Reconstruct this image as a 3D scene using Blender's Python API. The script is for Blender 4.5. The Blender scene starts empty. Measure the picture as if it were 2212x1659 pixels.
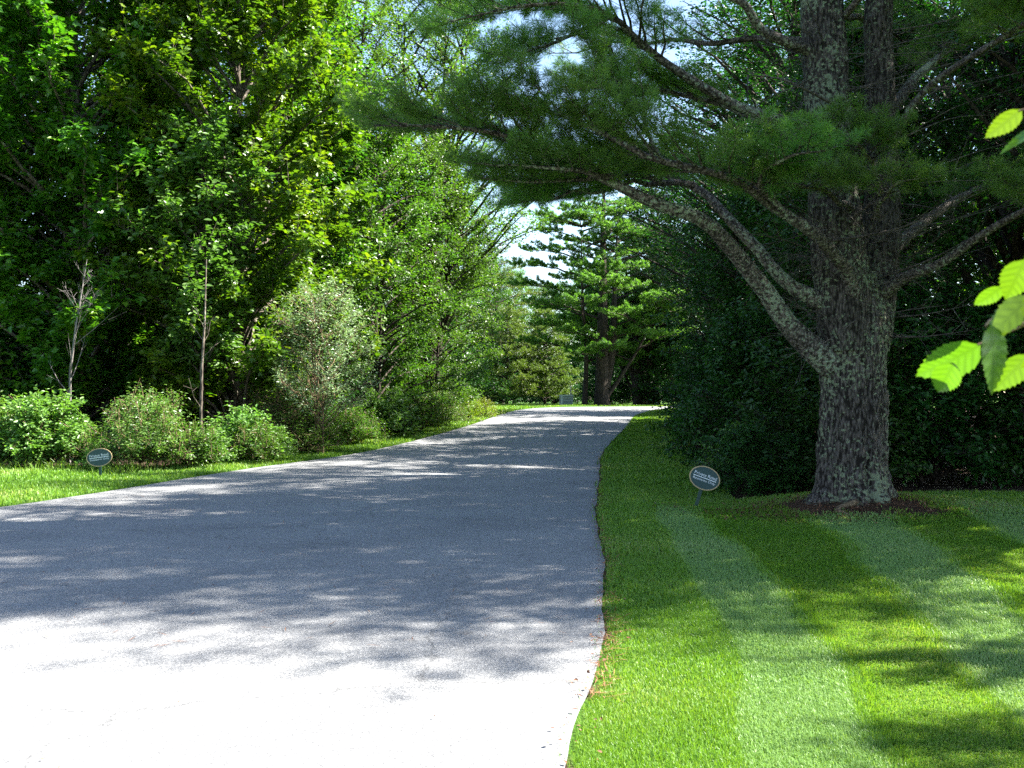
import bpy, math, random
import numpy as np
from mathutils import Vector

PI = math.pi
SC = bpy.context.scene
COL = SC.collection
F, HZ, EYE = 1005.0, 400.0, 1.5           # focal length and horizon line in the 1024-wide picture, eye height
K = 1024.0 / 2212.0
SUN_AZ, SUN_EL = math.radians(80), math.radians(47)   # azimuth to the right of straight ahead


def W(xd, yd, d):
    """A place seen at (xd, yd) in the photograph, at the distance d it stands at."""
    return np.array([(xd * K - 512) / F * d, d, EYE + (HZ - yd * K) / F * d])


def unit(v):
    v = np.asarray(v, float)
    return v / np.maximum(np.linalg.norm(v, axis=-1, keepdims=True), 1e-9)


# ------------------------------------------------------------------ terrain
def sstep(a, b, x):
    t = np.clip((np.asarray(x, float) - a) / (b - a), 0, 1)
    return t * t * (3 - 2 * t)


def zr(y):
    return 1.1 * sstep(12, 60, y)


PAIRS = [((-30, -12), (-.5, -12)), ((-17, 1.5), (-.16, 1.5)), ((-13.5, 4.5), (.25, 4.3)), ((-11.5, 7), (.56, 6.3)), ((-8.6, 11), (.9, 10)), ((-7.15, 14), (1.08, 13)),
         ((-5.6, 20), (1.65, 19)), ((-3.6, 25.5), (2.33, 25.5)), ((-1.74, 35.5), (4.0, 35.5)), ((-.5, 45), (5.5, 44.5)), ((.6, 52), (7.2, 50.5)),
         ((2.6, 57), (9.3, 54.5)), ((6, 60.5), (12, 56.5)), ((12, 63), (17, 58)), ((30, 65), (32, 59))]


def catmull(pts, n):
    p = np.array(pts, float)
    p = np.vstack([2 * p[0] - p[1], p, 2 * p[-1] - p[-2]])
    out = []
    for i in range(1, len(p) - 2):
        a, b, c, d = p[i - 1:i + 3]
        t = np.linspace(0, 1, n, endpoint=False)[:, None]
        out.append(.5 * (2 * b + (c - a) * t + (2 * a - 5 * b + 4 * c - d) * t ** 2 + (3 * b - a - 3 * c + d) * t ** 3))
    out.append(p[-2][None])
    return np.vstack(out)


LE = catmull([a for a, b in PAIRS], 40)
RE = catmull([b for a, b in PAIRS], 40)
_rj = np.random.default_rng(5)


def jag(y, s):
    y = np.asarray(y, float)
    rough = .25 + .75 * sstep(5.4, 6.4, y) * (1 - .5 * sstep(8, 11, y))
    return .42 * (.028 * np.sin(y * 2.1 + s) + .014 * np.sin(y * 4.7 + 2 * s) + .4 * (.014 * np.sin(y * 11.7 + 3 * s + 2 * np.sin(y * 1.7)) + .012 * np.sin(y * 25 + s + 2 * np.sin(y * 3.1))) * rough) * np.clip(1.35 - y / 40, .3, 1)


def xr(y):
    return np.interp(y, RE[:, 1], RE[:, 0]) + jag(y, 1.0)


def xl(y):
    return np.interp(y, LE[:, 1], LE[:, 0]) + jag(y, 4.0) * .7


PINE = np.array([4.78, 14.0])
SHX = np.array([-40, -14, -10.3, -7.6, -6.7, -4.9, -3.7, -2.7, -2.0])
SHY = np.array([22.4, 20.4, 19.9, 19.6, 21.3, 26, 32.5, 39, 44.0])


def mound(x, y):
    m = .20 * np.exp(-((x - PINE[0]) ** 2 + (y - PINE[1] - .1) ** 2) / (2 * .85 ** 2))
    return m - .14 * np.exp(-((x - 3.1) ** 2 / 1.6 + (y - 15.8) ** 2 / 5)) + .05 * np.sin(x * .9 + 1) * np.sin(y * .6) * sstep(6, 10, y)


def gz(x, y):
    x, y = np.asarray(x, float), np.asarray(y, float)
    off = np.maximum(x - xr(np.clip(y, -12, 57)), xl(np.clip(y, -12, 62)) - x)
    beyond = (y > 58)
    off = np.where(beyond, np.maximum(off, np.abs(y - 61.5) - 3.2), off)
    return zr(y) - .013 + .03 * sstep(.2, .7, off) + mound(x, y) * sstep(.2, 1.6, off)


def lawn_mask(x, y):
    """1 on the mown lawn, 0 under the trees."""
    right = (x > xr(np.clip(y, -12, 57)))
    rbx = np.interp(y, [15.6, 22, 32, 43, 52, 60], [3.5, 4.1, 5.6, 7.0, 9.5, 14])
    r_ok = (y < 15.6 + .25 * np.sin(x * 2) + np.clip(x - 6, 0, 3) * .25) | (x < rbx)
    l_ok = (y < np.interp(x, SHX, SHY)) | ((y > 42) & (x > -3.2) & (y < 76))
    return np.where(right & (y < 57), r_ok, l_ok | (y > 58)).astype(float)


# ------------------------------------------------------------------ mesh helpers
def np_mesh(name, verts, loops, starts, smooth=False):
    me = bpy.data.meshes.new(name)
    verts = np.ascontiguousarray(verts, np.float32)
    me.vertices.add(len(verts)); me.vertices.foreach_set('co', verts.ravel())
    me.loops.add(len(loops)); me.loops.foreach_set('vertex_index', np.ascontiguousarray(loops, np.int32))
    me.polygons.add(len(starts)); me.polygons.foreach_set('loop_start', np.ascontiguousarray(starts, np.int32))
    if smooth:
        me.polygons.foreach_set('use_smooth', np.ones(len(starts), bool))
    else:
        me.polygons.foreach_set('use_smooth', np.zeros(len(starts), bool))
    me.update(calc_edges=True)
    return me


class TB:
    """Collects tubes and prisms for one mesh."""
    def __init__(s):
        s.v, s.f, s.n = [], [], 0

    def tube(s, pts, rad, n=8, cap=True):
        p = np.asarray(pts, float); r = np.asarray(rad, float); m = len(p)
        t = unit(np.gradient(p, axis=0))
        ref = np.array([1., 0, 0]) if abs(t[:, 2].mean()) > .6 else np.array([0, 0, 1.])
        a = unit(np.cross(t, ref)); b = np.cross(t, a)
        th = np.arange(n) * 2 * PI / n
        ring = p[:, None] + r[:, None, None] * (np.cos(th)[None, :, None] * a[:, None] + np.sin(th)[None, :, None] * b[:, None])
        base = s.n
        s.v.append(ring.reshape(-1, 3)); s.n += m * n
        i = np.arange(m - 1)[:, None] * n; j = np.arange(n)[None]; j2 = (j + 1) % n
        s.f.append((base + np.stack([i + j, i + j2, i + n + j2, i + n + j], -1)).reshape(-1, 4))

    def prisms(s, p0, p1, r0, r1):
        p0, p1 = np.asarray(p0, float), np.asarray(p1, float); k = len(p0)
        if k == 0: return
        t = unit(p1 - p0); ref = np.where(np.abs(t[:, 2:3]) > .8, np.array([[1., 0, 0]]), np.array([[0, 0, 1.]]))
        a = unit(np.cross(t, ref)); b = np.cross(t, a)
        r0 = np.broadcast_to(np.asarray(r0, float).reshape(-1, 1), (k, 1)); r1 = np.broadcast_to(np.asarray(r1, float).reshape(-1, 1), (k, 1))
        vs = []
        for P, R in ((p0, r0), (p1, r1)):
            for q in range(3):
                c, d = math.cos(q * 2 * PI / 3), math.sin(q * 2 * PI / 3)
                vs.append(P + R * (c * a + d * b))
        v = np.stack(vs, 1)
        base = s.n + np.arange(k)[:, None] * 6
        s.v.append(v.reshape(-1, 3)); s.n += 6 * k
        for q in range(3):
            q2 = (q + 1) % 3
            s.f.append(base + np.array([[q, q2, q2 + 3, q + 3]]))

    def box(s, c, size, rot=None):
        sx, sy, sz = [q / 2 for q in size]
        v = np.array([[x, y, z] for x in (-sx, sx) for y in (-sy, sy) for z in (-sz, sz)])
        if rot is not None: v = v @ np.asarray(rot).T
        s.v.append(v + np.asarray(c)); b = s.n; s.n += 8
        s.f.append(b + np.array([[0, 1, 3, 2], [4, 6, 7, 5], [0, 4, 5, 1], [2, 3, 7, 6], [0, 2, 6, 4], [1, 5, 7, 3]]))

    def mesh(s, name, smooth=True):
        v = np.vstack(s.v); f = np.vstack(s.f)
        return np_mesh(name, v, f.ravel(), np.arange(len(f)) * 4, smooth)


def new_obj(name, me, mat, parent=None):
    o = bpy.data.objects.new(name, me)
    if mat is not None and len(me.materials) == 0:
        me.materials.append(mat)
    COL.objects.link(o)
    if parent is not None: o.parent = parent
    return o


def tag(o, label=None, cat=None, group=None, kind=None):
    if label: o['label'] = label
    if cat: o['category'] = cat
    if group: o['group'] = group
    if kind: o['kind'] = kind
    return o


def thing(name, label, cat, loc=(0, 0, 0), rz=0, scale=1.0, group=None):
    o = bpy.data.objects.new(name, None); COL.objects.link(o)
    o.location = loc; o.rotation_euler = (0, 0, rz)
    o.scale = (scale,) * 3 if np.isscalar(scale) else scale
    o.empty_display_size = .3
    return tag(o, label, cat, group)


# leaf outlines: x across, y along (0 stalk .. 1 tip), z out of the leaf plane
OV = np.array([(0, 0, 0), (.20, .22, .05), (.27, .5, .07), (.16, .8, .03), (0, 1, -.06), (-.16, .8, .03), (-.27, .5, .07), (-.20, .22, .05)])
OVF = [(0, 1, 2, 3, 4), (0, 4, 5, 6, 7)]
RH = np.array([(0, 0, 0), (.27, .45, .06), (0, 1, -.05), (-.27, .45, .06)])
RHF = [(0, 1, 2, 3)]
NW = np.array([(0, 0, 0), (.16, .4, .05), (0, 1, -.08), (-.16, .4, .05)])
MA = np.array([(0, 0, 0), (.30, -.02, .02), (.26, .16, .03), (.56, .38, -.03), (.27, .46, .05), (.24, .62, .03), (0, 1, -.08),
               (-.24, .62, .03), (-.27, .46, .05), (-.56, .38, -.03), (-.26, .16, .03), (-.30, -.02, .02)])
MAF = [(0, 1, 2, 3, 4, 5, 6), (0, 6, 7, 8, 9, 10, 11)]


def leaf_mesh(name, P, D, N, S, shape=RH, faces=RHF):
    n, k = len(P), len(shape)
    D = unit(D); X = unit(np.cross(D, N)); N = np.cross(X, D)
    S = np.broadcast_to(np.asarray(S, float).reshape(-1, 1), (n, 1))
    v = P[:, None] + S[:, None] * (shape[None, :, 0:1] * X[:, None] + shape[None, :, 1:2] * D[:, None] + shape[None, :, 2:3] * N[:, None])
    base = np.arange(n)[:, None] * k
    fl = np.concatenate([np.array(f) for f in faces]); lens = np.array([len(f) for f in faces])
    loops = (base + fl[None]).ravel()
    per = np.concatenate([[0], np.cumsum(lens)[:-1]])
    starts = (np.arange(n)[:, None] * len(fl) + per[None]).ravel()
    return np_mesh(name, v.reshape(-1, 3), loops, starts, False)


# ------------------------------------------------------------------ materials
def nodes_of(name):
    m = bpy.data.materials.new(name); m.use_nodes = True
    nt = m.node_tree; nt.nodes.clear()
    out = nt.nodes.new('ShaderNodeOutputMaterial')
    return m, nt, out


def N_(nt, typ, **kw):
    n = nt.nodes.new(typ)
    for k, v in kw.items():
        if k.startswith('in_'):
            n.inputs[k[3:].replace('_', ' ')].default_value = v
        else:
            setattr(n, k, v)
    return n


def ramp(nt, src, stops):
    r = nt.nodes.new('ShaderNodeValToRGB'); e = r.color_ramp.elements
    while len(e) < len(stops): e.new(.5)
    for q, (p, c) in zip(e, stops):
        q.position = p; q.color = (c[0], c[1], c[2], 1)
    nt.links.new(src, r.inputs[0]); return r.outputs[0]


def leaf_mat(name, cols, trans, tw=.42, rough=.4, spec=.5):
    """cols: base colours spread over the leaves; trans: what shines through a leaf."""
    m, nt, out = nodes_of(name); L = nt.links.new
    g = N_(nt, 'ShaderNodeNewGeometry')
    oi = N_(nt, 'ShaderNodeObjectInfo')
    tc = N_(nt, 'ShaderNodeTexCoord')
    nz = N_(nt, 'ShaderNodeTexNoise', in_Scale=.55, in_Detail=2.0); L(tc.outputs['Object'], nz.inputs['Vector'])
    a = N_(nt, 'ShaderNodeMath', operation='MULTIPLY_ADD'); L(nz.outputs[0], a.inputs[0]); a.inputs[1].default_value = .9; a.inputs[2].default_value = -.22
    b = N_(nt, 'ShaderNodeMath', operation='MULTIPLY_ADD'); L(g.outputs['Random Per Island'], b.inputs[0]); b.inputs[1].default_value = .55; L(a.outputs[0], b.inputs[2])
    c = ramp(nt, b.outputs[0], [(i / (len(cols) - 1), q) for i, q in enumerate(cols)])
    hs = N_(nt, 'ShaderNodeHueSaturation'); L(c, hs.inputs['Color'])
    h = N_(nt, 'ShaderNodeMath', operation='MULTIPLY_ADD'); L(oi.outputs['Random'], h.inputs[0]); h.inputs[1].default_value = .03; h.inputs[2].default_value = .485; L(h.outputs[0], hs.inputs['Hue'])
    v = N_(nt, 'ShaderNodeMath', operation='MULTIPLY_ADD'); L(oi.outputs['Random'], v.inputs[0]); v.inputs[1].default_value = .3; v.inputs[2].default_value = .85; L(v.outputs[0], hs.inputs['Value'])
    p = N_(nt, 'ShaderNodeBsdfPrincipled', in_Roughness=rough); L(hs.outputs[0], p.inputs['Base Color']); p.inputs['Specular IOR Level'].default_value = spec
    t = N_(nt, 'ShaderNodeBsdfTranslucent')
    mx = N_(nt, 'ShaderNodeMix', data_type='RGBA', blend_type='MULTIPLY'); mx.inputs[0].default_value = 1
    L(hs.outputs[0], mx.inputs[6]); mx.inputs[7].default_value = (*trans, 1)
    L(mx.outputs[2], t.inputs['Color'])
    ms = N_(nt, 'ShaderNodeMixShader'); ms.inputs[0].default_value = tw
    L(p.outputs[0], ms.inputs[1]); L(t.outputs[0], ms.inputs[2]); L(ms.outputs[0], out.inputs[0])
    return m


def bark_mat(name, c0, c1, lichen=None, scale=9, amount=.5, bump=.5, zs=.3):
    m, nt, out = nodes_of(name); L = nt.links.new
    tc = N_(nt, 'ShaderNodeTexCoord')
    mp = N_(nt, 'ShaderNodeMapping'); mp.inputs['Scale'].default_value = (1, 1, zs); L(tc.outputs['Object'], mp.inputs[0])
    n1 = N_(nt, 'ShaderNodeTexNoise', in_Scale=scale, in_Detail=8.0, in_Roughness=.65); L(mp.outputs[0], n1.inputs['Vector'])
    vo = N_(nt, 'ShaderNodeTexVoronoi', in_Scale=scale * 1.6); L(mp.outputs[0], vo.inputs['Vector'])
    ad = N_(nt, 'ShaderNodeMath', operation='MULTIPLY_ADD'); L(vo.outputs['Distance'], ad.inputs[0]); ad.inputs[1].default_value = -.55; L(n1.outputs[0], ad.inputs[2])
    col = ramp(nt, ad.outputs[0], [(.1, c0), (.45, c1)])
    if lichen:
        n2 = N_(nt, 'ShaderNodeTexNoise', in_Scale=scale * .95, in_Detail=5.0, in_Roughness=.6); L(tc.outputs['Object'], n2.inputs['Vector'])
        n3 = N_(nt, 'ShaderNodeTexNoise', in_Scale=1.1, in_Detail=2.0); L(tc.outputs['Object'], n3.inputs['Vector'])
        s = N_(nt, 'ShaderNodeMath', operation='MULTIPLY_ADD'); L(n3.outputs[0], s.inputs[0]); s.inputs[1].default_value = .55; L(n2.outputs[0], s.inputs[2])
        k = ramp(nt, s.outputs[0], [(amount + .33, (0, 0, 0)), (amount + .40, (1, 1, 1))])
        mx = N_(nt, 'ShaderNodeMix', data_type='RGBA'); L(k, mx.inputs[0]); L(col, mx.inputs[6]); mx.inputs[7].default_value = (*lichen, 1)
        col = mx.outputs[2]
    p = N_(nt, 'ShaderNodeBsdfPrincipled', in_Roughness=.9); L(col, p.inputs['Base Color']); p.inputs['Specular IOR Level'].default_value = .2
    bp = N_(nt, 'ShaderNodeBump', in_Strength=bump, in_Distance=.06); L(ad.outputs[0], bp.inputs['Height']); L(bp.outputs[0], p.inputs['Normal'])
    L(p.outputs[0], out.inputs[0])
    return m


def plain_mat(name, c, rough=.5, noise=.15, scale=20, metal=0):
    m, nt, out = nodes_of(name); L = nt.links.new
    tc = N_(nt, 'ShaderNodeTexCoord')
    nz = N_(nt, 'ShaderNodeTexNoise', in_Scale=scale, in_Detail=5.0); L(tc.outputs['Object'], nz.inputs['Vector'])
    lo = tuple(q * (1 - noise) for q in c); hi = tuple(min(1, q * (1 + noise)) for q in c)
    col = ramp(nt, nz.outputs[0], [(.3, lo), (.7, hi)])
    p = N_(nt, 'ShaderNodeBsdfPrincipled', in_Roughness=rough, in_Metallic=metal); L(col, p.inputs['Base Color']); L(p.outputs[0], out.inputs[0])
    return m


M = {}
M['maple'] = leaf_mat('maple_leaf', [(.022, .07, .007), (.042, .125, .010), (.078, .185, .012), (.15, .225, .014)], (1.5, 1.7, .45), .38, .34)
M['maple_light'] = leaf_mat('light_maple_leaf', [(.028, .09, .008), (.056, .155, .012), (.105, .22, .014), (.19, .25, .014)], (1.5, 1.6, .4), .40, .36)
M['ash'] = leaf_mat('ash_leaf', [(.05, .13, .02), (.08, .18, .03), (.12, .23, .05)], (1.3, 1.6, .5), .38, .36, .5)
M['locust'] = leaf_mat('locust_leaf', [(.04, .10, .018), (.07, .15, .02), (.12, .20, .022)], (1.4, 1.5, .5), .45, .38)
M['small'] = leaf_mat('small_leaf', [(.022, .07, .010), (.042, .11, .014), (.075, .155, .018), (.12, .19, .018)], (1.4, 1.6, .45), .44, .4, .4)
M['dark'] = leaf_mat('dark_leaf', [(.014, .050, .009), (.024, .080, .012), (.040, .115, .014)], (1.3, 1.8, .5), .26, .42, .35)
M['shrub'] = leaf_mat('shrub_leaf', [(.075, .17, .03), (.12, .24, .05), (.19, .31, .08)], (1.3, 1.5, .45), .38, .38, .5)
M['silver'] = leaf_mat('silver_leaf', [(.16, .25, .11), (.24, .34, .18), (.33, .42, .28)], (1.1, 1.3, .6), .35, .35, .6)
M['yellow'] = leaf_mat('yellow_leaf', [(.08, .15, .01), (.13, .20, .012), (.2, .24, .015)], (1.4, 1.4, .3), .45, .4)
M['needle'] = leaf_mat('pine_needle', [(.075, .165, .034), (.115, .225, .040), (.165, .27, .042)], (1.15, 1.3, .5), .46, .42, .45)
M['needle_young'] = leaf_mat('young_pine_needle', [(.06, .12, .02), (.11, .18, .03), (.17, .23, .04)], (1.2, 1.3, .5), .34, .42, .45)
M['needle_sparse'] = leaf_mat('sparse_pine_needle', [(.06, .11, .02), (.11, .15, .025), (.17, .17, .025)], (1.2, 1.3, .5), .36, .42, .45)
M['near'] = leaf_mat('twig_leaf', [(.05, .13, .016), (.065, .155, .018), (.085, .175, .02)], (1.75, 1.5, .2), .36, .32, .55)


def add_veins(m):
    # side veins and a midrib, laid out in each leaf's own length and width
    nt = m.node_tree; L = nt.links.new
    tc = N_(nt, 'ShaderNodeTexCoord'); sp = N_(nt, 'ShaderNodeSeparateXYZ'); L(tc.outputs['Object'], sp.inputs[0])
    ax = N_(nt, 'ShaderNodeMath', operation='ABSOLUTE'); L(sp.outputs[0], ax.inputs[0])
    q = N_(nt, 'ShaderNodeMath', operation='MULTIPLY_ADD'); L(ax.outputs[0], q.inputs[0]); q.inputs[1].default_value = -.8; L(sp.outputs[1], q.inputs[2])
    w = N_(nt, 'ShaderNodeMath', operation='PINGPONG'); L(q.outputs[0], w.inputs[0]); w.inputs[1].default_value = .0055
    mn = N_(nt, 'ShaderNodeMath', operation='MINIMUM'); L(w.outputs[0], mn.inputs[0]); L(ax.outputs[0], mn.inputs[1])
    k = ramp(nt, mn.outputs[0], [(.0002, (.74, .76, .78)), (.0018, (1, 1, 1))])
    hs = [n for n in nt.nodes if n.bl_idname == 'ShaderNodeHueSaturation'][0]
    mx = N_(nt, 'ShaderNodeMix', data_type='RGBA', blend_type='MULTIPLY'); mx.inputs[0].default_value = 1
    targets = [l.to_socket for l in hs.outputs[0].links]
    for t in targets: L(mx.outputs[2], t)
    L(hs.outputs[0], mx.inputs[6]); L(k, mx.inputs[7])


add_veins(M['near'])
M['bark_pine'] = bark_mat('pine_bark', (.016, .012, .010), (.15, .125, .11), (.21, .24, .15), 20, .47, 1.0)
M['bark_limb'] = bark_mat('pine_limb_bark', (.03, .024, .02), (.20, .165, .145), (.25, .28, .20), 20, .50, .7, .8)
M['bark_stem'] = bark_mat('pine_stem_bark', (.014, .011, .009), (.12, .10, .088), (.18, .21, .135), 20, .49, 1.0)
M['bark_dead'] = bark_mat('dead_twig_bark', (.05, .042, .036), (.15, .13, .115), None, 20, .5, .3)
M['bark_dark'] = bark_mat('dark_bark', (.02, .016, .012), (.09, .07, .055), None, 14, .5, .6)
M['bark_grey'] = bark_mat('grey_bark', (.05, .04, .032), (.20, .165, .13), (.22, .24, .18), 14, .56, .4)
M['bark_pale'] = bark_mat('pale_bark', (.09, .08, .075), (.25, .23, .215), None, 22, .5, .3)
M['bark_tan'] = bark_mat('tan_bark', (.09, .06, .035), (.24, .17, .10), None, 20, .5, .3)


# ------------------------------------------------------------------ broadleaf trees
def wobble(rng, n, amp):
    w = rng.normal(0, amp, (n, 3)); w[0] = 0
    return np.cumsum(w, 0) * np.array([1, 1, .2])


def broadleaf(seed, H, base, R, prof, n_limb, n_twig, n_leaf, leaf, twig, up=.5, shape=RH, faces=RHF, trunk_r=.14, stems=1, lean=0, spread=1.0, rise=.6, fill=.25, droop=.35, flat=.9, tall_twig=0, clump=.8):
    """A tree or bush: stems, limbs to the crown's outline, twigs on the limbs and leaves on the twigs. Returns (wood mesh, crown mesh)."""
    rng = np.random.default_rng(seed)
    tb = TB(); LP, LD, LN, LS = [], [], [], []
    axes = []
    for s in range(stems):
        a = rng.uniform(0, 2 * PI); off = np.array([math.cos(a), math.sin(a), 0]) * (0 if stems == 1 else rng.uniform(.1, .25))
        top = np.array([lean, 0, H * rng.uniform(.86, .95)]) + off * (0 if stems == 1 else R * 1.6)
        n = 9; t = np.linspace(0, 1, n)[:, None]
        p = off + (top - off) * t ** np.array([1.3, 1.3, 1]) + wobble(rng, n, .02 * H / 8)
        p[0, 2] = -.15
        r = trunk_r * (1 if stems == 1 else .7) * (1 - .88 * t[:, 0]); r[0] *= 1.35
        tb.tube(p, r, 8); axes.append(p)
    ga = rng.uniform(0, 6)
    for i in range(n_limb):
        tt = (i + rng.uniform(.0, 1)) / n_limb
        rr = np.interp(tt, np.linspace(0, 1, len(prof)), prof) * R
        ga += 2.39996 + rng.normal(0, .25)
        f = rng.uniform(.72, 1.12) if rng.random() > fill else rng.uniform(.35, .8)
        out = np.array([math.cos(ga), math.sin(ga), 0])
        zend = base + (H - base) * tt
        ax = axes[i % stems]
        cx = np.array([np.interp(zend, ax[:, 2], ax[:, 0]), np.interp(zend, ax[:, 2], ax[:, 1]), 0]) if stems == 1 else np.array([lean * tt, 0, 0])
        end = cx + out * rr * f + np.array([0, 0, zend])
        z0 = max(.25 * base if base > 1 else .1, zend - rise * rr * f - .3)
        z0 = min(z0, ax[-1, 2])
        st = np.array([np.interp(z0, ax[:, 2], ax[:, 0]), np.interp(z0, ax[:, 2], ax[:, 1]), z0])
        n = 7; t = np.linspace(0, 1, n)[:, None]
        p = st + (end - st) * t + np.array([0, 0, 1]) * (np.sin(t * PI) * rr * f * .12) + wobble(rng, n, .03 * rr)
        ll = np.linalg.norm(end - st)
        r0 = min(trunk_r * .45, .012 + .013 * ll)
        tb.tube(p, r0 * (1 - .85 * t[:, 0]), 5)
        # twigs
        tw = rng.uniform(.22 if rr * f > .8 else 0, 1.0, n_twig) ** clump
        q = np.stack([np.interp(tw, t[:, 0], p[:, j]) for j in range(3)], 1)
        dirs = unit(unit(end - st)[None] * .55 + rng.normal(0, .62, (n_twig, 3)) * np.array([1, 1, .65]) + np.array([0, 0, up]) + out * .25)
        tl = twig * rng.uniform(.45, 1.25, n_twig)
        if tall_twig:
            k = rng.random(n_twig) < .14
            dirs[k] = unit(np.array([0, 0, 1.]) + rng.normal(0, .18, (k.sum(), 3))); tl[k] *= tall_twig
        e = q + dirs * tl[:, None]
        tb.prisms(q, e, .006 + .004 * tl, .002)
        lt = rng.uniform(.12, 1.05, (n_twig, n_leaf))
        pos = q[:, None] + (e - q)[:, None] * lt[..., None]
        az = rng.normal(0, 1, (n_twig, n_leaf, 3)); az[..., 2] *= .35
        d = unit(az + dirs[:, None] * .55 + np.array([0, 0, -droop]))
        pos = pos + d * (leaf * rng.uniform(.15, .7, (n_twig, n_leaf, 1))) + rng.normal(0, twig * .10, pos.shape)
        nn = unit(np.array([0, 0, flat]) + rng.normal(0, .45, d.shape) + out * .25)
        LP.append(pos.reshape(-1, 3)); LD.append(d.reshape(-1, 3)); LN.append(nn.reshape(-1, 3))
        LS.append((leaf * rng.uniform(.6, 1.25, n_twig * n_leaf)))
    P, D, Nn, S = np.vstack(LP), np.vstack(LD), np.vstack(LN), np.concatenate(LS)
    ok = P[:, 2] > .03
    return tb.mesh('wood'), leaf_mesh('leaves', P[ok], D[ok], Nn[ok], S[ok], shape, faces)


OVAL = [.55, .85, 1.0, .98, .85, .62, .25]
BALL = [.8, 1, 1, .9, .7, .4]
TALL = [.35, .6, .85, 1.0, .95, .75, .35]
SKIRT = [1.0, 1.0, .98, .9, .75, .5, .2]
PROTO = {}


def proto(key, wood, leafm, **kw):
    w, l = broadleaf(**kw)
    w.materials.append(M[wood]); l.materials.append(M[leafm])
    PROTO[key] = (w, l)


# key, bark, leaf
proto('maple_a', 'bark_grey', 'maple', seed=11, H=13.5, base=.9, R=3.7, prof=[.7, .9, 1.0, .98, .85, .62, .25], n_limb=165, n_twig=19, n_leaf=27, leaf=.155, twig=.66, clump=.62, up=.55, shape=MA, faces=MAF, trunk_r=.17, flat=1.1, tall_twig=1.5)
proto('maple_b', 'bark_grey', 'maple_light', seed=12, H=14.0, base=1.1, R=3.5, prof=[.6, .85, 1.0, .92, .78, .58, .25], n_limb=165, n_twig=19, n_leaf=27, leaf=.14, twig=.62, clump=.6, up=.7, shape=MA, faces=MAF, trunk_r=.16, tall_twig=1.6)
proto('ash', 'bark_dark', 'ash', seed=13, H=7.8, base=2.3, R=1.5, prof=TALL, n_limb=42, n_twig=10, n_leaf=18, leaf=.15, twig=.55, up=.5, shape=OV, faces=OVF, trunk_r=.06)
proto('locust', 'bark_dark', 'locust', seed=14, H=18, base=5, R=4.8, prof=[.5, .8, 1, .95, .85, .6, .3], n_limb=150, n_twig=14, n_leaf=28, leaf=.135, twig=1.0, up=.3, trunk_r=.2, stems=3, rise=.9, fill=.2)
proto('bushy', 'bark_dark', 'small', seed=15, H=10.5, base=.5, R=3.0, prof=[.8, 1, 1, .95, .85, .65, .3], n_limb=100, n_twig=18, n_leaf=22, leaf=.115, twig=.62, up=.35, trunk_r=.10, stems=2, droop=.5, clump=.55, rise=.3)
proto('dark_a', 'bark_dark', 'dark', seed=16, H=10, base=.4, R=3.0, prof=SKIRT, n_limb=110, n_twig=13, n_leaf=24, leaf=.13, twig=.8, up=.1, shape=OV, faces=OVF, trunk_r=.12, droop=.6)
proto('dark_b', 'bark_dark', 'dark', seed=17, H=15, base=4.5, R=4.2, prof=BALL, n_limb=120, n_twig=13, n_leaf=24, leaf=.125, twig=.9, up=.2, shape=RH, faces=RHF, trunk_r=.2, rise=.8)
proto('wood_tree', 'bark_dark', 'maple', seed=18, H=15, base=2.2, R=4.0, prof=OVAL, n_limb=120, n_twig=12, n_leaf=22, leaf=.17, twig=.9, up=.3, shape=RH, faces=RHF, trunk_r=.17, droop=.4)
proto('shrub_a', 'bark_tan', 'shrub', seed=19, H=1.45, base=.12, R=1.0, prof=[.9, 1, 1, .9, .75, .5], n_limb=75, n_twig=11, n_leaf=16, leaf=.095, twig=.3, up=.75, shape=OV, faces=OVF, trunk_r=.015, stems=4, flat=.9, tall_twig=1.3)
proto('shrub_b', 'bark_tan', 'shrub', seed=20, H=1.3, base=.08, R=1.1, prof=[.9, 1, .95, .85, .65, .4], n_limb=75, n_twig=11, n_leaf=16, leaf=.075, twig=.3, up=.8, shape=NW, faces=RHF, trunk_r=.012, stems=5, tall_twig=1.4)
proto('weedy', 'bark_tan', 'small', seed=21, H=1.0, base=.05, R=.9, prof=[1, 1, .9, .7, .4], n_limb=50, n_twig=8, n_leaf=12, leaf=.07, twig=.28, up=.6, shape=RH, faces=RHF, trunk_r=.01, stems=4, tall_twig=1.4)
proto('silver', 'bark_tan', 'silver', seed=22, H=3.9, base=1.2, R=1.35, prof=[.5, .9, 1, .95, .7, .35], n_limb=60, n_twig=11, n_leaf=18, leaf=.075, twig=.45, up=.35, shape=NW, faces=RHF, trunk_r=.035, stems=4)
proto('tangle', 'bark_tan', 'small', seed=23, H=3.0, base=.15, R=1.3, prof=[1, 1, .9, .8, .6, .3], n_limb=80, n_twig=11, n_leaf=12, leaf=.07, twig=.7, up=.2, shape=RH, faces=RHF, trunk_r=.02, stems=5)
proto('dark_shrub', 'bark_dark', 'dark', seed=24, H=3.6, base=.15, R=1.7, prof=SKIRT, n_limb=80, n_twig=11, n_leaf=17, leaf=.11, twig=.5, up=.2, shape=OV, faces=OVF, trunk_r=.04, stems=3, droop=.5)
proto('low_shrub', 'bark_dark', 'shrub', seed=25, H=1.0, base=.05, R=.8, prof=[1, 1, .85, .6, .3], n_limb=40, n_twig=8, n_leaf=12, leaf=.08, twig=.25, up=.5, shape=OV, faces=OVF, trunk_r=.01, stems=3)
proto('gold', 'bark_tan', 'yellow', seed=26, H=.8, base=.03, R=.8, prof=[1, 1, .8, .5, .2], n_limb=40, n_twig=8, n_leaf=14, leaf=.07, twig=.25, up=.5, trunk_r=.008, stems=3)


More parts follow.
